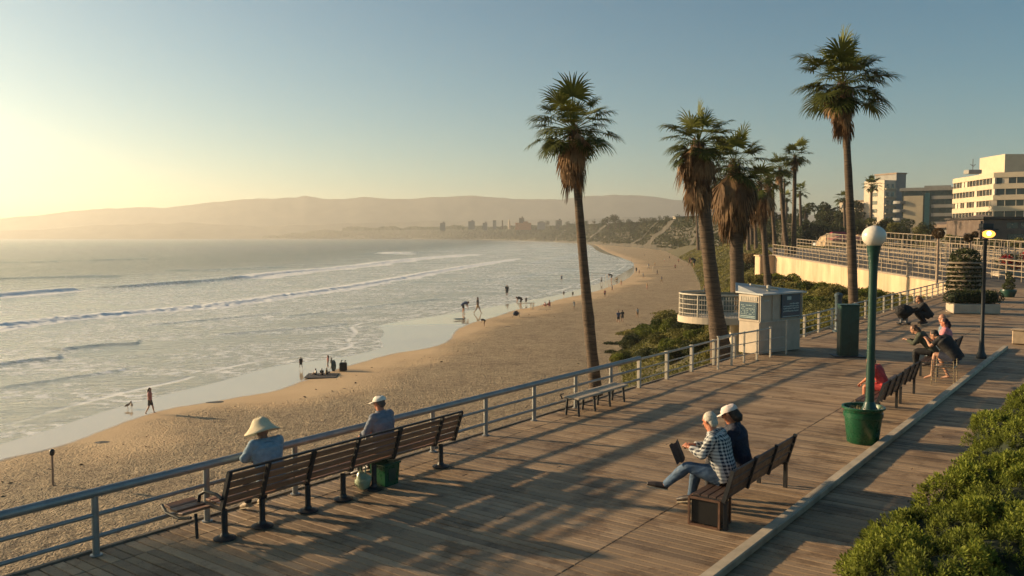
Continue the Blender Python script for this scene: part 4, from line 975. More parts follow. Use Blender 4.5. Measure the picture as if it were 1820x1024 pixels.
for i, (bx, tx, ty, Y, cr, lb) in enumerate([
    (1241, 1237, 366, 330, 17, 'small palm above the beach left of the stout pair, leftmost of its cluster'), (1247, 1244, 372, 335, 14, 'small palm in the cluster left of the stout pair, middle one'), (1252, 1258, 380, 345, 13, 'small palm with a short crown hidden behind the curved trunk'),
    (1547, 1549, 328, 250, 22, 'palm standing in front of the long cream apartment block'), (1503, 1500, 352, 255, 20, 'dark palm partly behind the tall straight palm trunk'), (1430, 1432, 372, 300, 15, 'small palm among the dark trees at the road'),
    (1336, 1334, 352, 230, 18, 'palm trunk seen between the stout pair and the slender ones'), (1322, 1326, 362, 260, 15, 'thin palm behind the wide skirted palm'), (1348, 1346, 366, 280, 14, 'thin palm in the grove behind the brown palm'), (1396, 1398, 352, 300, 14, 'thin palm in the grove behind the slender trio')]):
    place_palm(lb, (bx, 445), 0, (tx, ty), 2.4 if Y > 300 else 3, cr, Y=Y, nf=22, seed=50 + i, nseg=10, group=G6)

# ---- leafy trees: many small faces in clumps through the crown
def leaf_cloud(centres, radii, n, size, rg, flat=.8):
    c = np.array(centres); r = np.array(radii); k = rg.choice(len(c), n, p=(r ** 2) / (r ** 2).sum()); v = rg.normal(size=(n, 3)); v /= np.linalg.norm(v, axis=1)[:, None]
    rad = rg.uniform(.35, 1, n) ** .45; p = c[k] + v * (r[k] * rad)[:, None] * np.array([1, 1, flat])
    a = rg.normal(size=(n, 3)); a /= np.linalg.norm(a, axis=1)[:, None]; b_ = np.cross(a, rg.normal(size=(n, 3))); b_ /= np.linalg.norm(b_, axis=1)[:, None]
    s = size * rg.uniform(.5, 1.3, n)[:, None]
    V = np.stack([p - a * s, p - b_ * s * .55, p + a * s, p + b_ * s * .55], 1).reshape(-1, 3); Fq = np.arange(n * 4).reshape(n, 4)
    tone = np.repeat(np.clip(.5 + .35 * rg.normal(size=len(c))[k] * .6 + rg.normal(0, .12, n), 0, 1), 4)
    return V, Fq, tone
def tree(label, loc, H, W, seed, m=tree_m, n=1500, group=None, kind='round', name='tree'):
    rg = np.random.default_rng(seed); root = empty(name, loc, 0, label, 'tree', group); cs = []; rs = []; q = MB()
    th = H * (.30 if kind != 'tall' else .2); q.tube([(0, 0, -.5), (rg.normal() * .05 * W, 0, th), (rg.normal() * .08 * W, 0, H * .7)], [W * .045, W * .034, W * .012], 8)
    for i in range(9 if kind == 'round' else 12):
        u = rg.uniform(); a = rg.uniform(0, 6.28)
        if kind == 'cone': rr = W * .42 * (1 - u) ; z = th + (H - th) * u; sz = W * (.22 * (1 - u) + .06)
        elif kind == 'tall': rr = W * .30 * rg.uniform(.2, 1); z = th + (H - th) * u * .95; sz = W * rg.uniform(.14, .26)
        else: rr = W * .36 * rg.uniform(.3, 1) * math.sqrt(1 - u * .7); z = th + (H - th) * (.2 + .68 * u); sz = W * rg.uniform(.15, .27)
        c = (rr * math.cos(a), rr * math.sin(a), z); cs.append(c); rs.append(sz); q.tube([(0, 0, min(z * .7, H * .6)), c], [W * .014, W * .005], 5)
    q.build('trunk', wood_bark, root, True)
    V, Fq, T = leaf_cloud(cs, rs, n, W * .035, rg); np_obj('crown', V, Fq, m, root, False, {'tone': T}); return root
GT = 'trees behind the ramp'
sp = [(1418, 372, 300, 3, 'tall'), (1436, 362, 310, 3.2, 'tall'), (1452, 356, 290, 4.2, 'tall'), (1470, 360, 285, 4.6, 'round'), (1486, 362, 290, 4.2, 'tall'), (1500, 372, 270, 4, 'round'), (1386, 366, 330, 3.6, 'round'), (1402, 370, 320, 3.2, 'cone'), (1368, 376, 330, 3, 'round'), (1426, 384, 250, 3.4, 'round'), (1462, 388, 240, 3.6, 'round'),
      (1522, 350, 330, 3.4, 'round'), (1534, 392, 240, 3, 'tall'), (1560, 398, 230, 3, 'round'), (1590, 402, 225, 2.8, 'tall'), (1604, 396, 235, 2.6, 'cone'), (1352, 384, 340, 3, 'round'), (1334, 390, 350, 3, 'round'), (1318, 392, 350, 3, 'round'), (1300, 388, 360, 3, 'round'), (1284, 392, 370, 2.6, 'round')]
kinds_ = {'tall': 'tall narrow', 'round': 'bushy', 'cone': 'pointed'}
wh = ['between the slender palms and the cream block', 'in front of the long cream block', 'beside the twin balcony tower', 'in the grove behind the stout palms']
tl_lab = ['tall narrow tree just right of the tallest slender palm', 'tall narrow tree second right of the slender palms', 'highest narrow tree of the dark grove left of the tall palm', 'broad tree in the middle of the dark grove', 'narrow tree with a forked crown left of the tall palm trunk', 'bushy tree right behind the tall palm trunk', 'bushy tree between two slender palm trunks',
 'pointed conifer among the slender palm trunks', 'low bushy tree left of the slender palms', 'low dark tree below the high grove, by the road', 'low dark tree in front of the grove beside the parked car', 'tree whose top shows above the cream block between two palms', 'narrow tree in front of the cream apartment block', 'round tree at the foot of the cream block',
 'narrow tree in front of the balcony tower', 'pointed tree in front of the grey glazed block', 'bushy tree right of the brown palm trunk', 'bushy tree just right of the wide skirted palm trunk', 'bushy tree between the two stout palm trunks', 'bushy tree hidden behind the curved stout palm', 'bushy tree left of the curved stout palm trunk']
for i, (px, py, Y, wd, kd) in enumerate(sp):
    t = atY(px, py, Y); H = t.z - .5; W = wd * 2.6 * Y / 300 * (1 if kd != 'tall' else .8)
    tree(tl_lab[i], (t.x, Y, .5), H, W, 100 + i, group=GT, kind=kd, n=2600)
wl = ['low street tree right of the tall palm trunk, nearest the globe lamp', 'low street tree left of the globe lamp in front of the cream block', 'low street tree right behind the globe lamp', 'street tree right of the globe lamp at the foot of the grey block', 'second street tree right of the globe lamp', 'street tree in front of the teal strip', 'narrow street tree left of the round foliage post',
 'street tree between the two foliage topped posts', 'street tree under the lit pavilion windows', 'street tree left of the lantern in front of the dark building', 'street tree right of the lantern', 'street tree at the right edge in front of the dark building', 'low tree on the bank between the stout and slender palms', 'low tree behind the brown palm trunk', 'low tree at the end pier of the tan wall']
for i, (px, py, Y, wd, kd) in enumerate([(1528, 392, 200, 3.0, 'round'), (1543, 386, 205, 3.0, 'tall'), (1572, 388, 205, 3.0, 'round'), (1592, 396, 195, 3.0, 'round'), (1612, 384, 200, 2.8, 'tall'), (1632, 402, 190, 2.8, 'round'), (1650, 398, 185, 2.4, 'tall'), (1690, 420, 180, 2.6, 'round'), (1706, 424, 175, 2.2, 'round'), (1734, 420, 170, 2.4, 'round'), (1772, 430, 165, 2.8, 'round'), (1806, 426, 160, 2.8, 'round'), (1330, 402, 240, 3.2, 'round'), (1352, 408, 230, 3, 'round'), (1366, 414, 220, 3, 'round')]):
    t = atY(px, py, Y); tree(wl[i], (t.x, Y, 1.2), t.z - 1.2, wd * 2.8 * Y / 300, 400 + i, group='street trees on the upper road', kind=kd, n=2200, m=[tree_m, scrub_m][i % 2])
G7 = 'thin bare looking palms in the grove'
for i, (bx, tx, ty, Y, lb) in enumerate([(1330, 1329, 330, 190, 'thin palm with its crown behind the wide brown skirt'), (1344, 1340, 344, 200, 'thin palm just left of the brown palm'), (1376, 1374, 326, 205, 'thin palm between the brown palm and the slender trio'), (1392, 1394, 318, 215, 'thin palm behind the slender trio, crown just below theirs'), (1424, 1422, 340, 230, 'short thin palm right of the tallest slender one')]):
    place_palm(lb, (bx, 445), 0, (tx, ty), 3, 20, Y=Y, nf=20, seed=80 + i, nseg=10, group=G7)
# trees on the headland
GH = 'trees along the headland skyline'
hd = [(1056, 388, 900, 'cone'), (1080, 385, 900, 'round'), (1093, 384, 880, 'round'), (1102, 390, 870, 'round'), (1118, 391, 860, 'round'), (1137, 385, 850, 'cone'), (1146, 389, 830, 'round'), (1160, 388, 800, 'round'), (1172, 384, 780, 'tall'), (1186, 385, 760, 'round'), (1200, 383, 700, 'round'), (960, 394, 1900, 'round'), (972, 393, 1900, 'round'), (1008, 394, 1500, 'round'), (1026, 394, 1300, 'round'), (1042, 393, 1200, 'round')]
hl_lab = ['lone thin tree left of the headland tree line, leftmost one with a bare trunk', 'round headland tree second from the left of the near group', 'taller round headland tree third from the left', 'low dark bush between two taller headland trees', 'broad crowned headland tree in the middle of the near group',
 'pointed headland tree standing above the broad ones', 'low headland tree right of the pointed one', 'wide headland tree in front of the brown bluff', 'tall narrow headland tree near the white blufftop house', 'bushy headland tree touching the white blufftop house', 'big bushy tree on the bluff right of the white house',
 'faint small tree beside the hazy orange roofed hall', 'faint round tree right of the orange roofed hall', 'faint tree right of the dark tower block on the headland', 'faint tree between the dark tower block and the leaning palm', 'faint low tree just left of the leaning palm trunk']
for i, (px, py, Y, kd) in enumerate(hd):
    t = atY(px, py, Y); g0 = atY(px, 402 if px < 1110 else 397, Y).z - 3; H = t.z - g0
    tree(f'hazy {["small", "broad", "low", "upright"][i % 4]} {kinds_[kd]} tree on the headland, number {i + 1} along its skyline' if False else hl_lab[i], (t.x, Y, g0), H, max(H * 1.0, 9) * (1.3 if kd == 'round' else .7), 200 + i, group=GH, kind=kd, n=700)
# ---- shrubs on the slope beside the beach
def shrub(label, loc, rx, ry, rz, seed, m=scrub_m, n=3500, size=.09, group=None, name='shrub', cat='shrub', nl=9):
    rg = np.random.default_rng(seed); root = empty(name, loc, 0, label, cat, group); cs = []; rs = []; q = MB()
    for i in range(nl):
        a = rg.uniform(0, 6.28); u = math.sqrt(rg.uniform()) * .75; c = (rx * u * math.cos(a), ry * u * math.sin(a), rz * rg.uniform(.25, .8) * (1 - .3 * u)); cs.append(c); rs.append(min(rx, ry) * rg.uniform(.30, .5)); q.tube([(c[0] * .2, c[1] * .2, -.3), c], [.04, .015], 5)
    q.build('stems', wood_bark, root, True); V, Fq, T = leaf_cloud(cs, rs, n, size, rg, min(1, rz / min(rx, ry) * 1.1)); np_obj('leaves', V, Fq, m, root, False, {'tone': T}); return root
GS = 'shrubs on the slope by the beach'
cols = [(scrub_m, 'olive green'), (leaf_m, 'yellow green'), (tree_m, 'dark green'), (dry_m, 'dry golden')]
def ground_z(x, y): return float(emb_h(np.array([x]), np.array([y]))[0][0])
def on_slope(px, py):
    """where the ray through a pixel meets the embankment"""
    d = ray(px, py).normalized(); t = 15.0
    while t < 400:
        p = Vector((0, 0, CAMZ)) + d * t
        if p.z <= max(ground_z(p.x, p.y), ZB): return p
        t += .4
    return p
k = 0
slope_px = [(1100, 628, 2), (1112, 642, 0), (1150, 590, 1), (1170, 610, 0), (1205, 640, 2), (1225, 585, 2), (1240, 600, 1), (1270, 630, 0), (1290, 615, 2), (1180, 575, 0), (1105, 612, 2), (1125, 596, 0), (1130, 615, 2), (1120, 640, 1), (1150, 565, 0), (1150, 600, 1), (1160, 635, 2), (1180, 560, 0), (1185, 590, 1), (1195, 620, 1), (1212, 575, 0), (1222, 600, 0), (1235, 625, 2), (1250, 585, 2), (1262, 610, 0), (1280, 590, 0),
            (1395, 490, 0), (1430, 500, 1), (1400, 515, 0), (1450, 520, 1), (1480, 530, 0), (1440, 540, 1), (1500, 545, 0), (1540, 530, 1), (1570, 520, 0), (1370, 500, 1), (1340, 505, 0), (1450, 498, 0), (1465, 488, 3), (1455, 482, 3), (1345, 470, 3), (1600, 512, 0), (1330, 480, 2)]
adj = ['spreading', 'rounded', 'loose', 'dense']
used = {}
for (px, py, c) in slope_px:
    p = on_slope(px, py); z = ground_z(p.x, p.y); sz = (26 if px < 1300 else 24) * p.y / F; m_, cn = cols[c]
    zone = 'at the sand edge' if px < 1140 else 'between the sand and the round balcony' if px < 1200 else 'below the round balcony' if px < 1300 else 'against the tan ramp wall' if py < 492 else 'on the bank between kiosk and ramp wall'
    lb = f'{adj[k % 4]} {cn} shrub {zone}'; 
    near_ = {0: '', 1: ', lower down', 2: ', higher up', 3: ', half hidden', 4: ', beside a bare patch', 5: ', wider than its neighbours'}
    used[lb] = used.get(lb, -1) + 1; lb += near_[min(5, used[lb])]
    shrub(lb, (p.x, p.y, z - .2), sz * 1.2, sz * 1.3, sz * rng.uniform(.6, .95), 300 + k, m_, n=6000, size=max(.05, p.y * .0010), group=GS); k += 1
# low ground cover over the bank
V = []; n = 260000; rg = np.random.default_rng(5)
az = rg.uniform(R(5), R(27), n); r = np.exp(rg.uniform(math.log(24), math.log(420), n)); X = r * np.sin(az); Y = r * np.cos(az); h, d = emb_h(X, Y); ss = X * ST + Y * CT; dd_ = X * CT - Y * ST
ok = (d > .8) & ((dd_ < -10.9)) & (~((Y > 66) & (Y < 112) & (X > 33.2 - (Y - 107) * .08))) & (fbm(X * .25, Y * .25, 3, 12) > .30); X, Y, h, r = X[ok], Y[ok], h[ok], r[ok]; n = len(X)
p = np.stack([X, Y, h + rg.uniform(0, .35, n)], 1); a = rg.normal(size=(n, 3)); a /= np.linalg.norm(a, axis=1)[:, None]; b_ = np.cross(a, rg.normal(size=(n, 3))); b_ /= np.linalg.norm(b_, axis=1)[:, None]; s = (.04 + r * .0010)[:, None]
V = np.stack([p - a * s, p - b_ * s * .5, p + a * s, p + b_ * s * .5], 1).reshape(-1, 3)
tag(np_obj('ground_cover', V, np.arange(n * 4).reshape(n, 4), scrub_m, None, False, {'tone': np.repeat(fbm(X * .15, Y * .15, 3, 2), 4)}), kind='stuff')

# woods and gardens along the crest of the headland
rg = np.random.default_rng(33); n = 26000; px_ = rg.uniform(610, 1260, n); Ym = np.interp(px_, [600, 700, 800, 900, 980, 1040, 1090, 1140, 1180, 1218, 1260], [3300, 2900, 2500, 2000, 1750, 1300, 1080, 900, 760, 620, 480]); pyt = np.interp(px_, [600, 700, 800, 900, 980, 1040, 1090, 1140, 1180, 1218, 1260], [408, 406, 405, 405, 403, 401, 399, 397, 393, 388, 386])
hgt = (2.0 + 9 * (fbm(px_ * .06, px_ * 0 + 7, 4, 61) - .38)) * rg.uniform(0, 1, n); hgt = np.clip(hgt, -1, 8); Yj = Ym * rg.uniform(1.02, 1.12, n); zc = (420 - (pyt - hgt + 2)) / F * Yj + 4
p = np.stack([(px_ - 910) / F * Yj, Yj, zc], 1); a = rg.normal(size=(n, 3)); a /= np.linalg.norm(a, axis=1)[:, None]; b_ = np.cross(a, rg.normal(size=(n, 3))); b_ /= np.linalg.norm(b_, axis=1)[:, None]; s = (Yj * .0010 * rg.uniform(.5, 1.4, n))[:, None]
V = np.stack([p - a * s, p - b_ * s * .7, p + a * s, p + b_ * s * .7], 1).reshape(-1, 3)
tag(np_obj('far_woods', V, np.arange(n * 4).reshape(n, 4), tree_m, None, False, {'tone': np.repeat(rg.uniform(0, 1, n), 4)}), kind='stuff')
# scrub on the far headland and bluff
hl = bpy.data.objects['headland'].data; nv = len(hl.vertices); co = np.empty(nv * 3, np.float32); hl.vertices.foreach_get('co', co); co = co.reshape(-1, 3)
rg = np.random.default_rng(15); k = rg.integers(420, nv - 420 * 10, 60000); k = k[(co[k, 2] > -4.5)]; k2 = k + rg.choice([1, 421], len(k)); t_ = rg.uniform(0, 1, len(k))[:, None]; p = co[k] * (1 - t_) + co[k2] * t_; dist = p[:, 1]
keep = (fbm(p[:, 0] * .02, p[:, 1] * .02 + p[:, 2] * .1, 3, 5) > .28) & (np.abs(co[k][:, 1] - co[k2][:, 1]) < 60); p = p[keep]; dist = dist[keep]; n = len(p)
a = rg.normal(size=(n, 3)); a /= np.linalg.norm(a, axis=1)[:, None]; b_ = np.cross(a, rg.normal(size=(n, 3))); b_ /= np.linalg.norm(b_, axis=1)[:, None]; s = (dist * .0014 * rg.uniform(.6, 1.5, n))[:, None]; p = p + np.array([0, 0, .5])
V = np.stack([p - a * s, p - b_ * s * .7, p + a * s, p + b_ * s * .7], 1).reshape(-1, 3)
tag(np_obj('headland_brush', V, np.arange(n * 4).reshape(n, 4), tree_m, None, False, {'tone': np.repeat(rg.uniform(0, 1, n), 4)}), kind='stuff')

# ---- big hedge shrubs in the near right corner: shoots of many leaves
def shoots(cs, rs, n, rg, L=.085):
    """leafy shoots standing out of a lumpy surface"""
    c = np.array(cs); r = np.array(rs); V = []; Fq = []; T = []; m = 0
    k = rg.choice(len(c), n * 3, p=(r ** 2) / (r ** 2).sum()); v = rg.normal(size=(n * 3, 3)); v[:, 2] = np.abs(v[:, 2]) * .9 + v[:, 2] * .1; v /= np.linalg.norm(v, axis=1)[:, None]
    for kk, vv in zip(k, v):
        p = c[kk] + vv * r[kk] * rg.uniform(.90, 1.04); nz = mnoise.noise(Vector(p) * 3.1); p = p + vv * nz * .16
        if nz < -.12 and rg.uniform() < .65: continue
        if any(np.linalg.norm(p - c[j]) < r[j] * .88 for j in range(len(c)) if j != kk): continue
        d = vv + rg.normal(0, .22, 3) + np.array([0, 0, .5]); d /= np.linalg.norm(d); x = np.cross(d, rg.normal(size=3)); x /= np.linalg.norm(x); y = np.cross(d, x); tone = np.clip(.45 + nz * .7 + rg.normal(0, .18), 0, 1)
        nl = 11; 
        for i in range(nl):
            a = i * 2.4; hgt = L * (.1 + .85 * i / nl); o = x * math.cos(a) + y * math.sin(a); op = .95 - .6 * i / nl; e = o * op + d * (1.05 - op); e /= np.linalg.norm(e); s_ = np.cross(e, d); s_ /= np.linalg.norm(s_) + 1e-9
            ll = L * rg.uniform(.42, .62) * (1 + nz * .5); b0 = p + d * hgt; n_ = len(V); wv_ = ll * .22
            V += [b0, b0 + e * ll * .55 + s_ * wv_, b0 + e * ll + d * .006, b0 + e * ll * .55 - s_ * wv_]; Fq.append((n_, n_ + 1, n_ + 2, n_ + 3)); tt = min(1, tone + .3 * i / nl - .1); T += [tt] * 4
        m += 1
        if m >= n: break
    return V, Fq, T
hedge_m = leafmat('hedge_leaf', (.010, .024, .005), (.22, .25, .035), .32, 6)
core_m = mat('hedge_shade', (.012, .02, .006), .95, .3, 6)  # near-black filler colour paints the shade seen between the leaves
def hedge(label, loc, lumps, n, seed):
    rg = np.random.default_rng(seed); root = empty('hedge_shrub', loc, 0, label, 'hedge', 'clipped shrubs in the near corner'); cs = [l[:3] for l in lumps]; rs = [l[3] for l in lumps]
    q = MB()
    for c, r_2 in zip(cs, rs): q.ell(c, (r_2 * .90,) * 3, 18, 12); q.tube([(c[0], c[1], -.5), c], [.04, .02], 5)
    q.build('stems_shade_core', core_m, root, True); V, Fq, T = shoots(cs, rs, n, rg); np_obj('leaves', V, Fq, hedge_m, root, False, {'tone': T})  # stems plus dark lumps that stand in for the shade inside
def hz_px(px, py, z): return at(px, py, z)
def lump(o, px, py, z, r): p = at(px, py, z); return (p.x - o.x, p.y - o.y, z, r)
o = at(1640, 1010, .3); o.z = 0
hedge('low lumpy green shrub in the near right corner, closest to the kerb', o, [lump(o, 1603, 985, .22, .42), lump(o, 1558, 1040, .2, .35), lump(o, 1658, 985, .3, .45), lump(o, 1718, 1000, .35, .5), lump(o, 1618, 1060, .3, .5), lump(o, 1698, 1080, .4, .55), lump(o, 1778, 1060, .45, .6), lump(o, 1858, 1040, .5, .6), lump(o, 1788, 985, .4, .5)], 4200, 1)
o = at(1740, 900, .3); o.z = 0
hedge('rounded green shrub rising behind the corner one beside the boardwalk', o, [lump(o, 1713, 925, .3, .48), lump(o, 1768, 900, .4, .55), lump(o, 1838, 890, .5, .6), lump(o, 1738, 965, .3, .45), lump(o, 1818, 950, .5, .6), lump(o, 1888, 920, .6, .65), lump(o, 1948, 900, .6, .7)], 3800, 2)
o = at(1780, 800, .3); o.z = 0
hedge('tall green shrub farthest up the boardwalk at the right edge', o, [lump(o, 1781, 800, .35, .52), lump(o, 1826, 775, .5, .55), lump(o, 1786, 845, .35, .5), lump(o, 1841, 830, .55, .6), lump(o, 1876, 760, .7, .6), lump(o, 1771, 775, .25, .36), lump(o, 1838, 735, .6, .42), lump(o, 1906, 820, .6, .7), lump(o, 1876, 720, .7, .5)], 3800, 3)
# ================================================================== KIOSK, BALCONY, RAMP, TOWN
cream = mat('cream_render', (.58, .48, .36), .85, .12, .6, bmp=.2); cream_s = mat('kiosk_panel', (.44, .36, .27), .6, .15, 2, bmp=.1); white_r = mat('white_render', (.52, .43, .30), .8, .08, .5)
glass = mat('window_glass', (.05, .065, .07), .12, .4, .4, metal=.3, spec=.9); glass_b = mat('dark_glass', (.02, .028, .03), .15, .4, .5, spec=.9); teal_m = mat('teal_cladding', (.01, .07, .09), .5, .2, 1)
lit_m, nt, b = nmat('lit_window'); b.inputs['Base Color'].default_value = (.5, .38, .2, 1); b.inputs['Emission Color'].default_value = (1, .72, .36, 1); b.inputs['Emission Strength'].default_value = 1.1
brown_m = mat('brown_fascia', (.27, .19, .135), .8, .2, .6); grey_r = mat('grey_render', (.26, .25, .23), .85, .15, .5); dkbrown = mat('dark_brown_wall', (.12, .085, .065), .85, .25, .4)
tan_wall = mat('tan_wall', (.56, .40, .25), .9, .3, .5, bmp=.5, bdist=.03, stretch=(1.5, 1.5, .35))
def local(root, p): return root.matrix_basis.inverted() @ Vector(p)
def quadbox(q, a, b_, z0, z1, t):
    """upright slab from a to b (xy), t thick towards the left-hand side"""
    a = Vector((a[0], a[1], 0)); b_ = Vector((b_[0], b_[1], 0)); d = (b_ - a).normalized(); n = Vector((-d.y, d.x, 0)) * t
    q.prism([(a.x, a.y), (b_.x, b_.y), (b_.x + n.x, b_.y + n.y), (a.x + n.x, a.y + n.y)], z0, z1)

# ---- ticket kiosk
kc, kr, kl = at(1348, 631), at(1421, 621), at(1313, 626); kf = (kr - kc); ks = (kl - kc); fa = math.atan2(kf.y, kf.x); kroot = empty('kiosk', kc, fa, 'small cream ticket kiosk with a sloping grey roof and two blue sign panels', 'kiosk')
kw = kf.length; sv = Matrix.Rotation(-fa, 3, 'Z') @ ks; sd_ = sv.normalized(); sl = sv.length
def kpoly(e=0.0, k=1.0): c = Vector((kw / 2, .6, 0)); pts = [Vector((0, 0, 0)), Vector((kw, 0, 0)), Vector((kw, 0, 0)) + sd_ * sl * 1.5, sd_ * sl]; return [tuple((p + (p - c).normalized() * e).xy) for p in pts]
q = MB(); q.prism(kpoly(), 0.02, 1.10); q.build('base', cream_s, kroot)
q = MB(); q.prism(kpoly(.035), 1.11, 2.02); q.build('body', cream_s, kroot)
srot = Matrix((-sd_, Vector((-sd_.y, sd_.x, 0)) * (1 if -sd_.y < 0 else 1), Vector((0, 0, 1)))).transposed()
nside = Vector((sd_.y, -sd_.x, 0)); nside = nside if nside.x < 0 else -nside
srot = Matrix((-sd_, -nside, Vector((0, 0, 1)))).transposed()
q = MB(); q.bar((-.05, -.06, 1.105), (kw + .04, -.06, 1.105), .03, .04)
for x in (.0, .68, kw * .93, kw): q.bar((x, -.055, 1.13), (x, -.055, 2.0), .035, .03, up=(0, 1, 0))
q.build('trim', steel_w, kroot)
q = MB(); ap = Vector((kw * .35, 1.2, 2.30)); v = [Vector((-.12, -.22, 2.02)), Vector((kw + .10, -.18, 2.02)), Vector((kw + .05, 1.7, 2.14)), Vector((.45, 1.35, 2.32)), sd_ * (sl + .16) + Vector((-.03, 0, 2.06))]
q.add(v + [a_ + Vector((0, 0, .055)) for a_ in v], [(4, 3, 2, 1, 0), (5, 6, 7, 8, 9)] + [(i, (i + 1) % 5, 5 + (i + 1) % 5, 5 + i) for i in range(5)])
q.build('roof', mat('grey_roof_sheet', (.40, .41, .40), .5, .1, 3), kroot)
q = MB(); q.tube([(.15, .5, 2.36), (.75, .55, 2.24), (1.5, .35, 2.17)], .035, 8); q.build('roof_pipe', steel_w, kroot, True); q = MB(); q.lathe([(.07, 2.08), (.07, 2.30), (.03, 2.32)], 10, (.9, .3, 0)); q.build('roof_vent', steel_w, kroot, True)
sgn = mat('blue_sign', (.008, .05, .085), .35, .15, 4); pale = mat('sign_print', (.36, .46, .44), .6, .2, 20)
cx = kw * .72; q = MB(); q.box((cx, -.062, 1.59), (kw * .46, .03, .80), bev=.004); sb = q.build('sign_panel', sgn, kroot)
rs_ = random.Random(4); q = MB(); q.box((cx - .13, -.081, 1.86), (.24, .005, .12))
for zz in (1.66, 1.58, 1.50, 1.41):
    x = cx - .45 + (0 if zz < 1.6 else .35)
    while x < cx + .42: w_ = rs_.uniform(.02, .05); hh = rs_.uniform(.03, .055); q.box((x + w_ / 2, -.081, zz + rs_.uniform(-.008, .008)), (w_, .005, hh)); x += w_ + rs_.uniform(.008, .02)
q.box((cx, -.081, 1.225), (kw * .42, .005, .025)); q.build('lettering', pale, sb)
def sbox(q, t, z, w, h, off, th): q.box(sd_ * (t * sl) + nside * (.035 + off) + Vector((0, 0, z)), (w, th, h), srot)
q = MB(); sbox(q, .5, 1.48, sl * .86, .58, .02, .03); sb = q.build('sign_panel', sgn, kroot); q = MB()
for zz in (1.66, 1.60, 1.54, 1.48, 1.42, 1.36):
    for i in range(9):
        if rs_.random() < .8: sbox(q, .18 + .08 * i, zz, .03 * rs_.uniform(.6, 1.3), .028, .04, .006)
for zz in (1.29, 1.24): sbox(q, .5, zz, sl * .75, .018, .04, .006)
q.build('lettering', pale, sb)
q = MB(); sbox(q, .5, 1.88, sl * .86, .15, .01, .02)
for i in range(9): sbox(q, .14 + .09 * i, 1.88, .012, .14, .025, .012)
q.build('vent', steel_w, kroot)
q = MB(); q.box((.33, -.052, 1.82), (.26, .012, .03)); q.build('notice', pale, kroot)

# ---- round balcony over the slope
bc = atY(1283, 560, 47); bz = atY(1283, 560, 47).z; br = 78 / F * 47
bal = empty('balcony', (bc.x, bc.y, bz), 0, 'round lookout balcony with a pale rim and curved railing above the shrubs', 'balcony')
arc = [R(105) + R(180) * i / 24 for i in range(25)]
def ringpts(r, z): return [Vector((r * math.cos(a), r * .85 * math.sin(a), z)) for a in arc]
q = MB(); po = ringpts(br, 0); pts2 = [(p.x, p.y) for p in po] + [(br * .9, -br * .95), (br * .9, br * .8)]; q.prism(pts2, -.35, 0); q.build('slab', cream, bal)
q = MB()
for p in po[::4]: q.tube([(p.x * .96, p.y * .96, 0), (p.x * .96, p.y * .96, 1.22)], .04, 8)
q.build('posts', steel_w, bal, True)
for z, r_2 in ((1.22, .05), (.95, .022), (.68, .022), (.42, .022), (.18, .022)):
    q = MB(); q.tube([p * .96 + Vector((0, 0, z)) for p in po], r_2, 8); q.build('rail', steel_w, bal, True)
for k_ in range(1, 49):
    a_ = R(105) + R(180) * k_ / 50; q = MB(); q.box((br * .96 * math.cos(a_), br * .816 * math.sin(a_), .58), (.025, .025, 1.1)); q.build('baluster', steel_w, bal, fix=False)
q = MB(); hi = [Vector((br * .96 * math.cos(a), br * .82 * math.sin(a), 0)) for a in [R(60) + R(120) * i / 14 for i in range(15)]]
vs = [p + Vector((0, 0, z)) for z in (0, 1.15) for p in hi] + [p * .95 + Vector((0, 0, z)) for z in (0, 1.15) for p in hi]; n = 15
fs = []
for i in range(14): fs += [(i, i + 1, n + i + 1, n + i), (2 * n + i + 1, 2 * n + i, 3 * n + i, 3 * n + i + 1), (n + i, n + i + 1, 3 * n + i + 1, 3 * n + i)]
q.add(vs, fs); q.build('rear_wall', mat('grey_green_panel', (.14, .16, .13), .7), bal)
q = MB(); q.tube([(.9, .6, -6), (.9, .6, -.35)], .3, 10); q.build('column', cream, bal, True)
pe = empty('stone_pedestal', (bc.x - .3, bc.y + .2, bz), 0, 'pale stone pedestal topped by a rough block on the round balcony', 'pedestal')
q = MB(); q.box((0, 0, .4), (.75, .5, .8), bev=.04); q.build('base', cream, pe); q = MB(); q.ell((0, 0, 1.05), (.28, .25, .36), 12, 8); q.build('block', grey_r, pe)

rail_tan = mat('weathered_rail', (.30, .235, .165), .6, .25, 3)
# ---- ramp: tan retaining wall, upper road and its tiers of railings
WA = Vector((33.0, 107.0, 1.55)); WB = P(76, -10.6); WB = Vector((WB.x - .5, WB.y, .05))
rw = empty('retaining_wall', (WA.x, WA.y, 0), 0, 'long tan rendered retaining wall below the ramp railings', 'wall')
d_ = (WB - WA); q = MB(); nrm_ = Vector((-d_.y, d_.x, 0)).normalized()
def rq(q, a, b_, za0, za1, zb0, zb1, t, n=nrm_):
    a, b_ = Vector(a), Vector(b_); o = Vector(rw.location); vs = [(a.x, a.y, za0), (b_.x, b_.y, zb0), (b_.x, b_.y, zb1), (a.x, a.y, za1)]
    vs2 = [(x - n.x * t, y - n.y * t, z) for x, y, z in vs]; q.add([Vector(v) - o for v in vs] + [Vector(v) - o for v in vs2], [(0, 1, 2, 3), (7, 6, 5, 4), (0, 4, 5, 1), (1, 5, 6, 2), (2, 6, 7, 3), (3, 7, 4, 0)])
nr = nrm_ if nrm_.x < 0 else -nrm_
rq(q, WA, WB, -2.2, WA.z, -1.5, WB.z, .5, nr); q.build('wall', tan_wall, rw)
q = MB(); rq(q, WA + nr * .06, WB + nr * .06, WA.z + .003, WA.z + .16, WB.z + .003, WB.z + .16, .7, nr); q.build('coping', mat('coping', (.30, .24, .18), .8), rw)
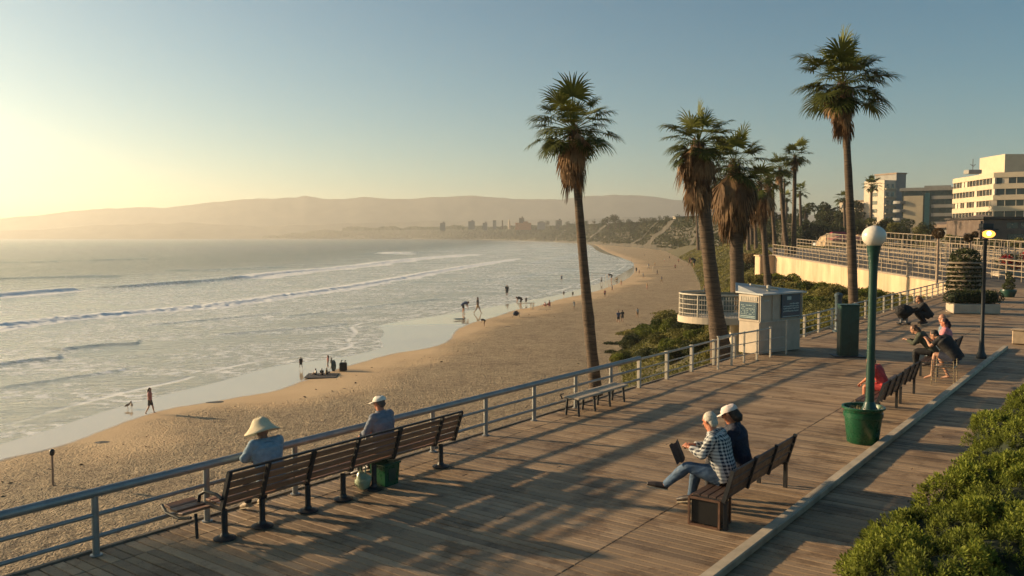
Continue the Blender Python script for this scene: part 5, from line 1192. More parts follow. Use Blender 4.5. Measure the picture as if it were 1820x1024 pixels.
q = MB(); q.box((-.6, .3, .0), (2.4, 2.2, 3.0), bev=.05); q.box((-.6, .3, 1.55), (2.7, 2.5, .14), bev=.03); q.build('end_pier', tan_wall, rw)
# road behind it
q = MB(); c4 = [WA - nr * .5, WB - nr * .5, P(78, 40), Vector((260, 120, 0)), Vector((260, 420, 0)), Vector((130, 420, 0)), Vector((60, 200, 0))]
vs = [(p.x, p.y, z) for p, z in zip(c4, (1.5, .01, .01, 1.3, 1.5, 1.5, 1.5))]; q.add(vs, [(0, 1, 2), (0, 2, 3), (0, 3, 4), (0, 4, 5), (0, 5, 6)])
tag(q.build('upper_road', mat('road_asphalt', (.10, .085, .07), .85, .2, .2)), kind='structure')
def ramp_rail(label, A, B, off, zoff, rows, nb, h, r=.045):
    root = empty('railing', (A.x, A.y, 0), 0, label, 'railing', 'tiered railings along the ramp'); o = Vector(root.location)
    A2 = A - nr * off + Vector((0, 0, zoff)) - o; B2 = B - nr * off + Vector((0, 0, zoff)) - o
    for k in range(rows):
        q = MB(); z = h * (k + 1) / rows; q.tube([A2 + Vector((0, 0, z)), B2 + Vector((0, 0, z))], r if k == rows - 1 else r * .8, 6); q.build('rail', rail_tan, root, True)
    proto = None
    for i in range(nb + 1):
        p = A2.lerp(B2, i / nb); w_ = .10 if i % 5 == 0 else .05; q = MB(); q.box(p + Vector((0, 0, h / 2)), (w_, w_, h)); q.build('post' if i % 5 == 0 else 'baluster', rail_tan, root, fix=False)
    return root
B_near = WB + (WB - WA).normalized() * 9
ramp_rail('lowest tier of cream railing on top of the tan ramp wall', WA, WB, .1, .1, 3, 44, 1.3)
ramp_rail('second tier of railing, just behind the one on the ramp wall', WA, B_near, 3.2, .5, 4, 54, 1.6)
ramp_rail('third tier of railing along the road above the ramp', WA, B_near, 7.0, .9, 4, 54, 1.9)
ramp_rail('highest tier of railing in front of the parked cars', WA, WA + (WB - WA) * 1.5, 12.0, 1.0, 3, 64, 2.1)
# cross railings at right, beyond the deck
def cross_rail(label, a, b_, h, nb, rows=4):
    root = empty('railing', (a.x, a.y, a.z), 0, label, 'railing', 'cross railings at the end of the boardwalk'); B2 = b_ - a
    for k in range(rows): q = MB(); z = h * (k + 1) / rows; q.tube([Vector((0, 0, z)), B2 + Vector((0, 0, z))], .035, 6); q.build('rail', rail_tan, root, True)
    for i in range(nb + 1): p = B2 * (i / nb); q = MB(); q.box(p + Vector((0, 0, h / 2)), (.07, .07, h)); q.build('post', rail_tan, root, fix=False)
cross_rail('pale railing running right from the lantern towards the red flower planter', atY(1752, 470, 88), atY(1835, 478, 80), 1.6, 12, 3)
cross_rail('taller pale railing behind the stacked ring planter', atY(1640, 466, 100), atY(1830, 474, 92), 2.6, 22, 3)

# ---- stacked ring planter, hedge block planters, flower planters
tr = at(1752, 540); tr = empty('tiered_planter', (tr.x - .25, tr.y + 2, 0), 0, 'tall stacked ring planter of pale stone with greenery between its tiers', 'planter')
q = MB(); 
for i in range(9): q.lathe([(.92, .15 + .27 * i), (.98, .18 + .27 * i), (.98, .25 + .27 * i), (.9, .28 + .27 * i)], 20)
q.lathe([(.7, 0), (.7, 2.5)], 16); q.build('rings', mat('ring_stone', (.22, .17, .115), .8, .3, 3, bmp=.4), tr, True)
V_, F_, T_ = leaf_cloud([(0, 0, 1.0), (0, 0, 1.8), (0, 0, 2.6)], [1.1, 1.05, .9], 5200, .09, np.random.default_rng(3)); np_obj('plants', V_, F_, tree_m, tr, False, {'tone': T_})
hp = at(1755, 561); hp = empty('hedge_planter', (hp.x - .1, hp.y + 1.2, 0), R(-6), 'low stone trough with a clipped dark hedge behind the black lamp post', 'planter')
q = MB(); q.box((0, 0, .27), (2.3, 1.0, .5), bev=.03); q.build('trough', cream_s, hp)
rg = np.random.default_rng(8); V_, F_, T_ = leaf_cloud([(-1.0 + .4 * i, 0, .85) for i in range(6)], [.52] * 6, 4500, .05, rg, .75); np_obj('hedge', V_, F_, tree_m, hp, False, {'tone': T_}); q = MB(); q.box((0, 0, .82), (2.3, .7, .5), bev=.2); q.build('hedge_core', core_m, hp)
for (px, py, lb, fl) in ((1796, 500, 'stone planter full of red flowers at the right edge of the promenade', 'red'), (1792, 512, 'round dark green planter with an upright plant beside the red flowers', None)):
    p = at(px, py); rt = empty('flower_planter', p, 0, lb, 'planter', 'planters on the far promenade'); rg = np.random.default_rng(px)
    if fl:
        q = MB(); q.box((.6, 0, .45), (4.0, 1.4, .9), bev=.05); q.build('trough', cream_s, rt)
        V_, F_, T_ = leaf_cloud([(-.8 + .6 * i, 0, 1.5 + .5 * (i % 2)) for i in range(5)], [.7] * 5, 1600, .09, rg); np_obj('leaves', V_, F_, tree_m, rt, False, {'tone': T_})
        V_, F_, T_ = leaf_cloud([(-.6, -.3, 1.9), (.3, -.3, 1.5), (1.2, -.2, 2.3)], [.6, .5, .5], 700, .09, rg); np_obj('flowers', V_, F_, leafmat('red_petals', (.35, .01, .02), (.6, .03, .03), .2), rt, False, {'tone': T_})
    else:
        rt.location = Vector(at(1792, 528)) ; q = MB(); q.lathe([(.35, 0), (.5, .4), (.47, .5), (.4, .5)], 16); q.build('pot', green_m, rt, True)
        V_, F_, T_ = leaf_cloud([(0, 0, .7), (.1, 0, 1.1), (0, 0, 1.5)], [.4, .3, .22], 1400, .05, rg); np_obj('leaves', V_, F_, tree_m, rt, False, {'tone': T_})
# lollipop flower posts
for (px, by, ty, lb) in ((1665, 512, 415, 'street post topped by a round ball of foliage, left of the pair'), (1722, 505, 421, 'street post topped by two balls of foliage beside the lantern')):
    p = at(px, by); t = atY(px, ty, p.y); rt = empty('flower_post', p, 0, lb, 'post', 'foliage topped posts'); q = MB(); q.tube([(0, 0, 0), (0, 0, t.z)], .09, 8); q.build('post', brown_m, rt, True); rg = np.random.default_rng(px)
    m_ = 11 / F * p.y; cs_ = [(0, 0, t.z)] if px == 1665 else [(-m_ * .3, 0, t.z - .1), (m_ * .7, 0, t.z + .2)]
    V_, F_, T_ = leaf_cloud(cs_, [m_] if px == 1665 else [m_ * .75, m_ * .6], 1800, m_ * .10, rg, .9); np_obj('ball', V_, F_, leafmat('ball_leaf', (.03, .02, .008), (.12, .07, .03), .2), rt, False, {'tone': T_})

# ---- buildings
def building(label, loc, rz=0.0): return empty('building', loc, rz, label, 'building')
# hotel with white bands
Hc = atY(1768, 307, 240); Hl = atY(1697, 317, 266); z_c = Hc.z
hot = building('white banded hotel with ribbon windows and a rooftop block', (Hc.x, Hc.y, 1.0)); o = Vector(hot.location)
pl_ = [Vector((Hl.x, Hl.y)), Vector((Hc.x, Hc.y)), Vector((Hc.x + 9, Hc.y - 6)), Vector((Hc.x + 45, Hc.y - 8)), Vector((Hc.x + 45, Hc.y + 40)), Vector((Hl.x + 20, Hl.y + 14))]
def offs(poly, k): c = sum(poly, Vector((0, 0))) / len(poly); return [tuple(p + (p - c).normalized() * k - Vector((o.x, o.y))) for p in poly]
q = MB(); q.prism(offs(pl_, -.5), 0, z_c - 1.6); q.build('glass_core', glass, hot)
st_ = 3.05
for i in range(4):
    q = MB(); z1 = z_c - 1 - i * st_ * 1.03; q.prism(offs(pl_, .5 if i else .55), z1 - 1.45, z1); q.build('spandrel', white_r, hot)
for i in range(4):
    z1 = z_c - 1 - i * st_ * 1.03; zz0 = z1 - 1.45 - 1.66
    for a, b_, nseg in ((pl_[0], pl_[1], 12), (pl_[1], pl_[2], 4), (pl_[2], pl_[3], 6)):
        rr = random.Random(i * 7 + nseg); dd2 = (b_ - a); nn = Vector((dd2.y, -dd2.x)).normalized()
        for k in range(nseg + 1):
            p = a + dd2 * (k / nseg) - Vector((o.x, o.y)) ; wide = rr.random() < .22
            q = MB(); q.bar(Vector((p.x, p.y, zz0)), Vector((p.x, p.y, zz0 + 1.66)), (.18 if not wide else 1.6), .5, up=(nn.x, nn.y, 0))
            q.build('pier' if wide else 'mullion', cream, hot)
q = MB(); pb0 = atY(1783, 276, 262) - o; pb1 = atY(1811, 276, 262) - o; q.box(((pb0.x + pb1.x) / 2 + 3, pb0.y + 6, z_c + 2.5), (pb1.x - pb0.x + 6, 14, 7.5)); q.build('rooftop_block', white_r, hot)
q = MB(); am_ = atY(1729, 300, 262) - o; q.box((am_.x, am_.y, am_.z - 1), (4, 3, 1.2)); q.build('roof_unit', grey_r, hot); q = MB(); q.tube([(am_.x, am_.y, am_.z - .4), (am_.x, am_.y, am_.z + 3)], .1, 6); q.tube([(am_.x, am_.y, am_.z + .6), (am_.x + .8, am_.y, am_.z + 1.4)], .09, 6); q.tube([(am_.x, am_.y, am_.z + .8), (am_.x - .8, am_.y, am_.z + 1.4)], .09, 6); q.build('antenna', dkbrown, hot)
# low pavilion
a = atY(1662, 400, 215); b_ = atY(1750, 396, 205); pv_ = building('low pavilion with a wide brown roof and warm lit windows in front of the hotel', (a.x, a.y, 1.0)); o = Vector(pv_.location); w_ = (b_ - a).length; pv_.rotation_euler = (0, 0, math.atan2(b_.y - a.y, b_.x - a.x))
zt = (a.z + b_.z) / 2 - 1; q = MB(); q.add([(-.5, -1, zt - .9), (w_ + .5, -1, zt - .9), (w_ + .5, 12, zt - .9), (-.5, 12, zt - .9), (-.5, -1, zt - .1), (w_ + .5, -1, zt - .1), (w_ + .5, 12, zt + 1.0), (5.5, 12, zt + 2.6)], [(3, 2, 1, 0), (4, 5, 6, 7), (0, 1, 5, 4), (1, 2, 6, 5), (2, 3, 7, 6), (3, 0, 4, 7)]); q.build('roof', brown_m, pv_)
q = MB(); q.box((w_ / 2, 5.2, (zt - .9) / 2), (w_ - 1, 10, zt - .9)); q.build('wall', grey_r, pv_)
for i in range(7):
    q = MB(); q.box((w_ * .28 + i * 1.15, .13, zt - 1.9), (.85, .1, 1.5)); q.build('lit_window', lit_m if i in (1, 2, 4, 5) else glass_b, pv_)
q = MB(); q.bar((-.4, .05, zt - 2.95), (w_, .05, zt - 2.95), .5, .3); q.build('ledge', white_r, pv_)
# dark building right
a = atY(1748, 386, 190); db = building('dark brown flat roofed building with shaded windows behind the lantern', (a.x, a.y, 1.0)); o = Vector(db.location); zt = a.z - 1
q = MB(); q.box((13, 8, zt / 2 - .3), (26, 16, zt - .6)); q.build('wall', dkbrown, db); q = MB(); q.box((13, 7.6, zt - .15), (27, 17, .5)); q.build('roof', mat('roof_edge', (.03, .025, .022), .8), db)
for i in range(4): q = MB(); q.box((6.5 + 3.2 * i, -.03, zt - 1.9), (2.6, .12, 1.3)); q.build('window', glass_b, db)
for i in range(2): q = MB(); q.box((7.5 + 5 * i, -.03, zt - 5.2), (4.0, .12, 2.8)); q.build('window', glass_b, db)
# grey glazed block
a = atY(1604, 334, 300); b_ = atY(1698, 327, 292); gb_ = building('grey office block with a teal strip and banded glazing behind the pavilion', (a.x, a.y, 1.0), math.atan2(b_.y - a.y, b_.x - a.x)); w_ = (b_ - a).length; zt = a.z - 1
q = MB(); q.box((w_ / 2, 8, zt / 2 - .6), (w_, 16, zt - 1.2)); q.build('core', glass_b, gb_)
q = MB(); q.box((3.6, -.15, zt / 2 - 1.2), (6.2, .5, zt - 3.4)); q.build('left_wall', white_r, gb_); q = MB(); q.box((8.0, -.2, zt / 2 - .8), (1.6, .7, zt - 2.4)); q.build('teal_strip', teal_m, gb_)
q = MB(); q.prism([(-.9, -.8), (w_ + .4, -.8), (w_ + .4, 16), (-.9, 16)], zt - 1.2, zt - .1); q.build('roof', grey_r, gb_); q = MB(); q.box((w_ * .66, 6, zt + .3), (w_ * .5, 6, .8)); q.build('roof_unit', grey_r, gb_)
for i in range(6): q = MB(); q.box((w_ / 2 + 4.6, -.12, zt - 3.6 - i * 3.0), (w_ - 9.4, .45, 1.15)); q.build('spandrel', grey_r, gb_)
for i in range(5):
    q = MB(); q.lathe([(2.4, zt - 5.6 - i * 3.0), (2.4, zt - 4.6 - i * 3.0)], 16, (-.6, 1.2, 0)); q.build('balcony', grey_r, gb_)
# balcony tower: sunlit cream left wing and grey lift shaft
a = atY(1572, 320, 320); b_ = atY(1600, 320, 320); tw = building('tall cream apartment tower with a grey lift shaft', (a.x, a.y, 1.0), R(22)); w_ = (b_ - a).length; zt = a.z - 1
q = MB(); q.box((w_ / 2, 5, zt / 2), (w_, 10, zt)); q.build('wall', cream, tw)
q = MB(); zs = atY(1600, 308, 320).z - 1; q.box((w_ + 2.2, 5, zs / 2), (4.8, 10.4, zs)); q.build('lift_shaft', grey_r, tw); q = MB(); q.box((w_ + 2.2, 5, zs + .15), (5.4, 11, .5)); q.build('parapet', brown_m, tw)
for fl in range(7):
    for i in range(2):
        q = MB(); q.box((w_ * (.3 + .4 * i), -.02, zt - 2.2 - fl * 3.1), (1.15, .16, 1.5)); q.build('window', glass, tw)
    q = MB(); q.box((-.02, 5, zt - 2.2 - fl * 3.1), (.16, 3.5, 1.4)); q.build('window', glass, tw)
    q = MB(); q.box((w_ / 2, -.3, zt - 3.3 - fl * 3.1), (w_ * .9, .7, .5)); q.build('balcony', white_r, tw)
# long cream block
a = atY(1492, 356, 350); b_ = atY(1574, 345, 335); lb_ = building('long cream apartment block partly hidden by palms', (a.x, a.y, 1.0), math.atan2(b_.y - a.y, b_.x - a.x)); w_ = (b_ - a).length; zt = b_.z - 1
q = MB(); q.box((w_ / 2 - 1, 6, (zt - 2.5) / 2), (w_ - 2, 12, zt - 2.5)); q.build('wall', cream, lb_); q = MB(); q.box((w_ - 2, 6, zt / 2), (5.5, 12.5, zt)); q.build('end_wall', grey_r, lb_); q = MB(); q.box((w_ / 2 - 1, 5.8, zt - 2.3), (w_ - 1.5, 12.6, .4)); q.build('parapet', brown_m, lb_)
for fl in range(5):
    for i in range(5): q = MB(); q.box((2 + i * 2.6, -.02, zt - 4.4 - fl * 3.1), (1.7, .16, 1.5)); q.build('window', glass, lb_)
    q = MB(); q.box((w_ / 2 - 3, -.5, zt - 5.6 - fl * 3.1), (w_ - 7, 1.0, .7)); q.build('balcony', cream, lb_)
# house on the bluff
p = atY(1222, 388, 700); bh = building('white blufftop house above the brown hillside', (p.x - 3, p.y, p.z - 5)); q = MB(); q.box((0, 5, 2.8), (14, 10, 7)); q.build('wall', white_r, bh); q = MB(); q.box((0, 5, 6.5), (15.5, 11, .6)); q.build('roof', grey_r, bh)
for i in range(4): q = MB(); q.box((-5 + 3.4 * i, -.1, 3.8), (2.2, .3, 2)); q.build('window', glass_b, bh)
# hazy skyline blocks on the headland
GK = 'blocks on the hazy headland'
orange = mat('orange_roof', (.42, .16, .07), .8)
sk = [(787, 397, 404, 9, 'small dark skyline block, leftmost on the hazy headland', grey_r), (838, 394, 402, 11, 'wider dark skyline block second from the left', grey_r), (862, 397, 403, 8, 'low skyline block between two taller ones', grey_r), (879, 392, 402, 6, 'slim skyline block left of the thin chimney', grey_r),
      (893, 392, 402, 2.5, 'thin chimney on the hazy headland', dkbrown), (905, 389, 402, 4, 'pale pointed tower on the hazy headland', cream), (927, 388, 398, 9, 'dark tower above the orange roofed hall', dkbrown), (930, 397, 403, 28, 'broad orange roofed hall on the hazy headland', orange), (993, 392, 401, 11, 'dark square tower block right of the orange hall', glass_b), (962, 396, 402, 14, 'low hazy block between the orange hall and the dark tower block', grey_r)]
for px, ty, by, wd, lb, m_ in sk:
    Y = 1700; t = atY(px, ty, Y); g0 = atY(px, by + 6, Y); W = wd / F * Y; rt = building(lb, (t.x, Y, g0.z)); rt['group'] = GK; H = t.z - g0.z
    if 'pointed' in lb: q = MB(); q.lathe([(W * .5, 0), (W * .5, H * .7), (W * .3, H * .75), (W * .3, H * .9), (.1, H)], 8); q.build('tower', m_, rt)
    else:
        q = MB(); q.box((0, 0, H / 2), (W, W * .8, H)); q.build('wall', m_, rt); q = MB(); q.box((0, 0, H + .4), (W * 1.04, W * .85, .8)); q.build('roof', brown_m if m_ is not orange else orange, rt)
        if wd > 7: q = MB(); q.box((W * .15, 0, H + 2), (W * .3, W * .3, 3)); q.build('roof_unit', m_, rt)

# ---- cars and stalls on the upper road
def car(label, p, rz, m):
    rt = empty('parked_car', p, rz, label, 'car', 'cars parked on the upper road'); q = MB()
    prof = [(-2.1, .35), (-2.15, .75), (-1.9, .95), (-1.2, 1.0), (-.75, 1.42), (.75, 1.45), (1.35, 1.0), (2.0, .9), (2.15, .6), (2.1, .35)]
    n = len(prof); vs = [(x, y, z) for y in (-.85, .85) for x, z in prof]; q.add(vs, [tuple(range(n))[::-1], tuple(range(n, 2 * n))] + [(i, (i + 1) % n, n + (i + 1) % n, n + i) for i in range(n)]); q.build('body', m, rt)
    q = MB(); q.add([(x, y, z) for y in (-.87, .87) for x, z in ((-1.1, 1.02), (-.7, 1.36), (.68, 1.38), (1.2, 1.02))], [(0, 1, 2, 3), (4, 5, 6, 7)]); q.build('windows', glass_b, rt)
    for x in (-1.3, 1.35):
        for y in (-.82, .82): q = MB(); q.tube([(x, y - .1, .33), (x, y + .1, .33)], .33, 14); q.build('wheel', iron, rt, True)
    return rt
cw = mat('white_car_paint', (.7, .7, .68), .3, .04, 2); cr = mat('red_car_paint', (.35, .02, .02), .3, .04, 2)
c_ = atY(1462, 436, 200); car('white parked car left of the tan dome tent', (c_.x, c_.y, 1.5), R(10), cw)
c_ = atY(1600, 440, 180); car('dark parked car half hidden behind the railings right of the globe lamp', (c_.x, c_.y, 1.5), R(0), mat('dark_car_paint', (.03, .035, .04), .3, .04, 2))
def tent(label, px, py, Y, w, h, m, kind):
    p = atY(px, py, Y); rt = empty('market_tent', (p.x, p.y, 1.5), 0, label, 'tent', 'stalls on the upper road'); q = MB()
    if kind == 'dome': q.lathe([(w / 2, .0), (w / 2 * .97, h * .35), (w / 2 * .75, h * .75), (w / 2 * .35, h * .95), (.05, h)], 16)
    else:
        q.add([(-w / 2, -1.6, h * .62), (w / 2, -1.6, h * .62), (w / 2, 1.6, h * .8), (-w / 2, 1.6, h * .8), (-w * .3, 0, h), (w * .3, 0, h)], [(0, 1, 5, 4), (2, 3, 4, 5), (1, 2, 5), (3, 0, 4), (3, 2, 1, 0)])
    q.build('canopy', m, rt); q = MB()
    for x in (-w * .45, w * .45):
        q = MB(); q.tube([(x, -1.4, 0), (x, -1.4, h * .62)], .05, 6); q.build('pole', iron, rt); q = MB(); q.tube([(x, 1.4, 0), (x, 1.4, h * .75)], .05, 6); q.build('pole', iron, rt)
tent('tan dome tent beside the white car', 1479, 440, 195, 7, 3.2, mat('tan_canvas', (.55, .38, .22), .8), 'dome')
tent('dark red awning left of the tall palm trunk', 1490, 430, 205, 5, 3.6, mat('red_canvas', (.30, .03, .05), .8), 'a')
tent('faded red awning stretching right of the tall palm trunk', 1520, 440, 190, 12, 2.6, mat('faded_red_canvas', (.42, .14, .11), .8), 'a')
tent('orange awning stall left of the globe lamp', 1545, 440, 192, 8, 3, mat('orange_canvas', (.50, .24, .10), .8), 'a')

# ================================================================== BEACH LIFE
def beach_at(px, py): return at_sand(px, py)
sw = [cloth('swim_dark', (.02, .025, .03)), cloth('swim_rose', (.40, .16, .14)), cloth('swim_blue', (.05, .08, .15)), cloth('swim_tan', (.35, .24, .12)), cloth('swim_white', (.5, .48, .42))]
GB = 'people out on the beach'
def bperson(label, px, py, hpx, pose='stand', top=0, pants=0, rz=0, z=None, hairl=0, seed=0):
    p = at_sand(px, py) if z is None else at(px, py, z); s = max(.6, (hpx / F * p.y) / 1.71) if pose == 'stand' else max(.6, hpx / F * p.y / 1.1)
    if pose == 'stand': J = stand(); a = .05 + .06 * (seed % 3); J['kn'] = [(-.1, .03 + a, .48), (.1, .06 - a, .48)]; J['an'] = [(-.11, a * 2, .08), (.11, -a * 2.4, .08)]; J['toe'] = [(-.13, .15 + a * 2, .03), (.13, .12 - a * 2.4, .03)]
    elif pose == 'bend': J = stand(pel=(0, -.1, .88), wai=(0, 0, 1.0), che=(0, .25, 1.1), nec=(0, .42, 1.12), hed=(0, .54, 1.10), look=(0, .6, -.8), sh=[(-.18, .33, 1.1), (.18, .33, 1.1)], el=[(-.2, .42, .82), (.2, .42, .82)], wr=[(-.15, .5, .58), (.15, .5, .58)])
    else: J = sit(); J = {k: ([(a[0], a[1], a[2] - .38) for a in v] if isinstance(v, list) else ((v[0], v[1], v[2] - .38) if k != 'look' else v)) for k, v in J.items()}; J['kn'] = [(-.13, .38, .48), (.13, .38, .42)]; J['an'] = [(-.13, .55, .06), (.13, .58, .06)]; J['toe'] = [(-.13, .72, .03), (.13, .75, .03)]
    r0 = person(label, (p.x, p.y, p.z), R(rz), J, s, [skin_d, skin][seed % 2], sw[top], sw[pants], GB, vox=.03, shoes=None, hair=dh, hairlen=hairl, detail=False, shorts=True, sleeves='short')
    return r0[0]
bperson('dark haired woman in a rose skirt walking on the damp sand, nearest the camera', 267, 736, 48, 'stand', 1, 0, -80, hairl=.15, seed=1)
bperson('person in dark clothes standing where the wet sand meets the dry, left of the picnic', 535, 656, 17, 'stand', 0, 0, 30, seed=2)
bperson('woman in a pink top standing over the beach picnic', 583, 656, 25, 'stand', 1, 4, 100, hairl=.1, seed=3)
bperson('person in white trousers beside the woman at the beach picnic', 589, 658, 22, 'stand', 0, 4, -60, seed=4)
bperson('person seated at the left end of the picnic blanket', 562, 668, 11, 'sit', 4, 0, 120, seed=5)
bperson('person seated in the middle of the picnic blanket', 572, 668, 11, 'sit', 0, 0, 200, seed=6)
bperson('person seated at the right end of the picnic blanket', 580, 667, 11, 'sit', 3, 0, 260, seed=7)
bperson('tall person in tan trousers standing on the mirror-like wet sand', 849, 557, 29, 'stand', 0, 3, -90, seed=8)
bperson('person bending over a blue board at the edge of the wet sand', 823, 558, 20, 'bend', 2, 0, -70, seed=9)
bperson('dark figure wading knee deep in the surf off the middle of the beach', 901, 528, 22, 'stand', 0, 0, 180, z=ZS - .3, seed=10)
bperson('small figure wading far out near the leaning palm', 998, 500, 11, 'stand', 2, 0, 200, z=ZS - .3, seed=11)
bperson('person with legs apart stooping on the smooth tan sand', 861, 581, 13, 'bend', 0, 3, 70, seed=12)
bperson('person leaning over the folding beach cart', 926, 546, 17, 'bend', 0, 0, 100, seed=13)
bperson('upright dark figure right of the beach cart', 935, 541, 13, 'stand', 0, 0, 10, seed=14)
bperson('person in orange sitting on the sand, left of the pair', 969, 545, 10, 'sit', 1, 1, 100, seed=15)
bperson('person in orange kneeling upright, right of the pair', 977, 545, 13, 'sit', 1, 1, 60, seed=16)
bperson('tiny dark figure alone on the pale sand, left of two', 1002, 527, 7, 'stand', 0, 0, 0, seed=17)
bperson('tiny dark figure alone on the pale sand, right of two', 1018, 528, 8, 'stand', 0, 0, 0, seed=18)
bperson('person in green walking beside the slope shrubs, left of the pair', 1099, 575, 23, 'stand', 2, 0, 10, seed=19)
bperson('person in black walking beside the slope shrubs, right of the pair', 1106, 573, 22, 'stand', 0, 0, -10, seed=20)
bperson('person in a pale top just above the first slope shrubs', 1133, 565, 18, 'stand', 4, 3, 20, seed=21)
bperson('person standing by the sandy rim just right of the leaning palm', 1069, 505, 13, 'stand', 4, 0, 40, seed=22)
bperson('dark figure crouched by the umbrella right of the leaning palm', 1087, 500, 12, 'bend', 0, 0, 90, seed=23)
bperson('figure seated right of the dark crouching one near the far shore', 1097, 499, 8, 'sit', 3, 0, 90, seed=24)
for i, (px, py, h) in enumerate([(1131, 485, 10), (1136, 488, 8), (1153, 479, 11), (1164, 474, 8), (1181, 466, 7), (1190, 461, 6), (1122, 466, 5), (1110, 447, 4)]):
    bperson(['standing figure at the start of the far beach crowd', 'shorter figure next to the first of the far beach crowd', 'tallest figure in the far beach crowd', 'figure right of the tallest in the far beach crowd', 'far figure near the bluff foot', 'farthest figure walking under the bluff', 'tiny figure at the bend of the far shore', 'speck of a figure on the farthest sand'][i], px, py, h, 'stand', i % 5, (i + 2) % 5, 40 * i, seed=30 + i)
bperson('dark figure at the promenade edge above the beach, left of two', 1226, 473, 17, 'stand', 0, 0, 30, z=-1.0, seed=50); bperson('dark figure at the promenade edge above the beach, right of two', 1234, 476, 16, 'bend', 0, 0, 60, z=-1.0, seed=51)
bperson('person standing at the rail of the round balcony', 1252, 541, 34, 'stand', 0, 0, 80, z=bz, seed=52)
for i, (px, py, h) in enumerate([(1075, 528, 13), (1088, 519, 12), (1104, 508, 11), (1143, 495, 11), (1168, 489, 10), (1200, 480, 10), (1176, 503, 12), (1150, 515, 12), (1020, 549, 15), (1047, 560, 9), (1206, 468, 8), (1146, 457, 5)]):
    bperson(['lone figure on the open sand just right of the leaning palm trunk', 'second lone figure right of the leaning palm, farther back', 'figure between the two lone ones and the far crowd', 'figure on the bare sand nearer than the far crowd', 'figure walking right of the far crowd', 'figure near the foot of the small far palms', 'figure on the open sand left of the round balcony', 'figure on the open sand above the slope shrubs', 'standing figure on rough sand left of the leaning palm', 'sitting figure on rough sand left of the leaning palm', 'small figure right under the bluff by the promenade', 'speck of a figure below the brown bluff'][i], px, py, h, 'sit' if i == 9 else 'stand', (i + 1) % 5, (i * 3) % 5, 70 * i, seed=70 + i)
# things on the beach
p = beach_at(94, 862); rt = empty('marker_pole', p, 0, 'thin rusty marker pole with a small lamp head stuck in the near sand', 'pole'); t = atY(94, 790, p.y)
q = MB(); q.tube([(0, 0, -.3), (.01, 0, t.z - ZB - .25)], .045, 8); q.build('pole', brown_m, rt, True); q = MB(); q.lathe([(.05, 0), (.10, .05), (.11, .22), (.06, .28), (0, .30)], 10, (.01, 0, t.z - ZB - .28)); q.tube([(0, 0, t.z - ZB - .9), (-.18, 0, t.z - ZB - .85)], .02, 6); q.build('lamp_head', iron, rt, True)
def kelp(label, px, py, w, h, seed):
    p = beach_at(px, py); p = p - Vector((0, 0, .06)); rt = empty('seaweed_heap', p, 0, label, 'seaweed', 'dark heaps on the sand'); m_ = p.y / F; q = MB(); q.ell((0, 0, 0), (w / 2 * m_, w / 3 * m_, h * .6 * m_), 24, 12); o = q.build('heap', mat('dark_kelp', (.05, .04, .025), .6, .4, 2, bmp=1, bdist=.1), rt, True)
    for v in o.data.vertices: v.co += v.co.normalized() * (mnoise.noise(v.co * 1.3 + Vector((seed, 0, 0))) * .5 * h * m_)
kelp('dark arched heap of seaweed on the near smooth sand', 187, 786, 42, 5, 1); kelp('flat dark patch of seaweed right of the walking woman', 385, 715, 46, 4, 2); kelp('small dark seaweed patch on the far rough sand', 903, 580, 16, 2, 3); kelp('small dark seaweed heap left of the leaning palm', 1043, 519, 8, 3, 4)
def bird(label, px, py, s, rz):
    p = beach_at(px, py); rt = empty('sea_bird', p, R(rz), label, 'bird', 'birds on the wet sand'); q = MB()
    q.tube([(-.24, 0, .20), (-.10, 0, .24), (.06, 0, .27), (.15, 0, .30)], [.015, .07, .075, .045], 10); q.tube([(.13, 0, .29), (.19, 0, .40)], [.04, .03], 8); q.ell((.21, 0, .42), (.045, .035, .038), 10, 8); q.tube([(.24, 0, .42), (.31, 0, .405)], [.014, .005], 6)
    for y in (-.03, .03): q.tube([(0, y, .21), (.01, y, 0)], .012, 6)
    for i, v in enumerate(q.v): q.v[i] = v * s
    remesh(q, 'body', brown_m, rt, .012)
bird('brown sea bird left of the walking woman, nearer the water', 227, 727, 1.0, 60); bird('brown sea bird right beside its mate, nearer the walking woman', 234, 727, 1.05, 120)
p = beach_at(572, 669); rt = empty('picnic_blanket', (p.x, p.y, p.z), R(4), 'dark blanket spread under the beach picnic', 'blanket'); q = MB(); q.box((0, 0, .06), (2.4, 2.2, .04), bev=.01); q.build('blanket', cloth('dark_blanket', (.04, .035, .035)), rt)
p = beach_at(610, 660); rt = empty('cool_box', (p.x, p.y, p.z), 0, 'tall black bag with two straps right of the beach picnic', 'bag'); q = MB(); q.box((0, 0, .36), (.56, .4, .68), bev=.05); q.build('body', black_c, rt); q = MB(); q.tube([(-.15, 0, .68), (-.15, 0, .86), (-.04, 0, .88)], .035, 6); q.tube([(.15, 0, .68), (.15, 0, .86), (.24, 0, .88)], .035, 6); q.build('strap', black_c, rt)
p = beach_at(593, 660); rt = empty('surfboard', (p.x, p.y, p.z), R(20), 'dark blue board stood upright in the sand beside the picnic', 'surfboard')
q = MB(); q.ell((0, 0, .44), (.2, .04, .48), 16, 12); q.build('board', mat('blue_board', (.03, .07, .09), .3), rt, True)
p = beach_at(817, 569); rt = empty('surfboard', (p.x, p.y, p.z), R(10), 'blue grey board lying at the very edge of the wet sand', 'surfboard')
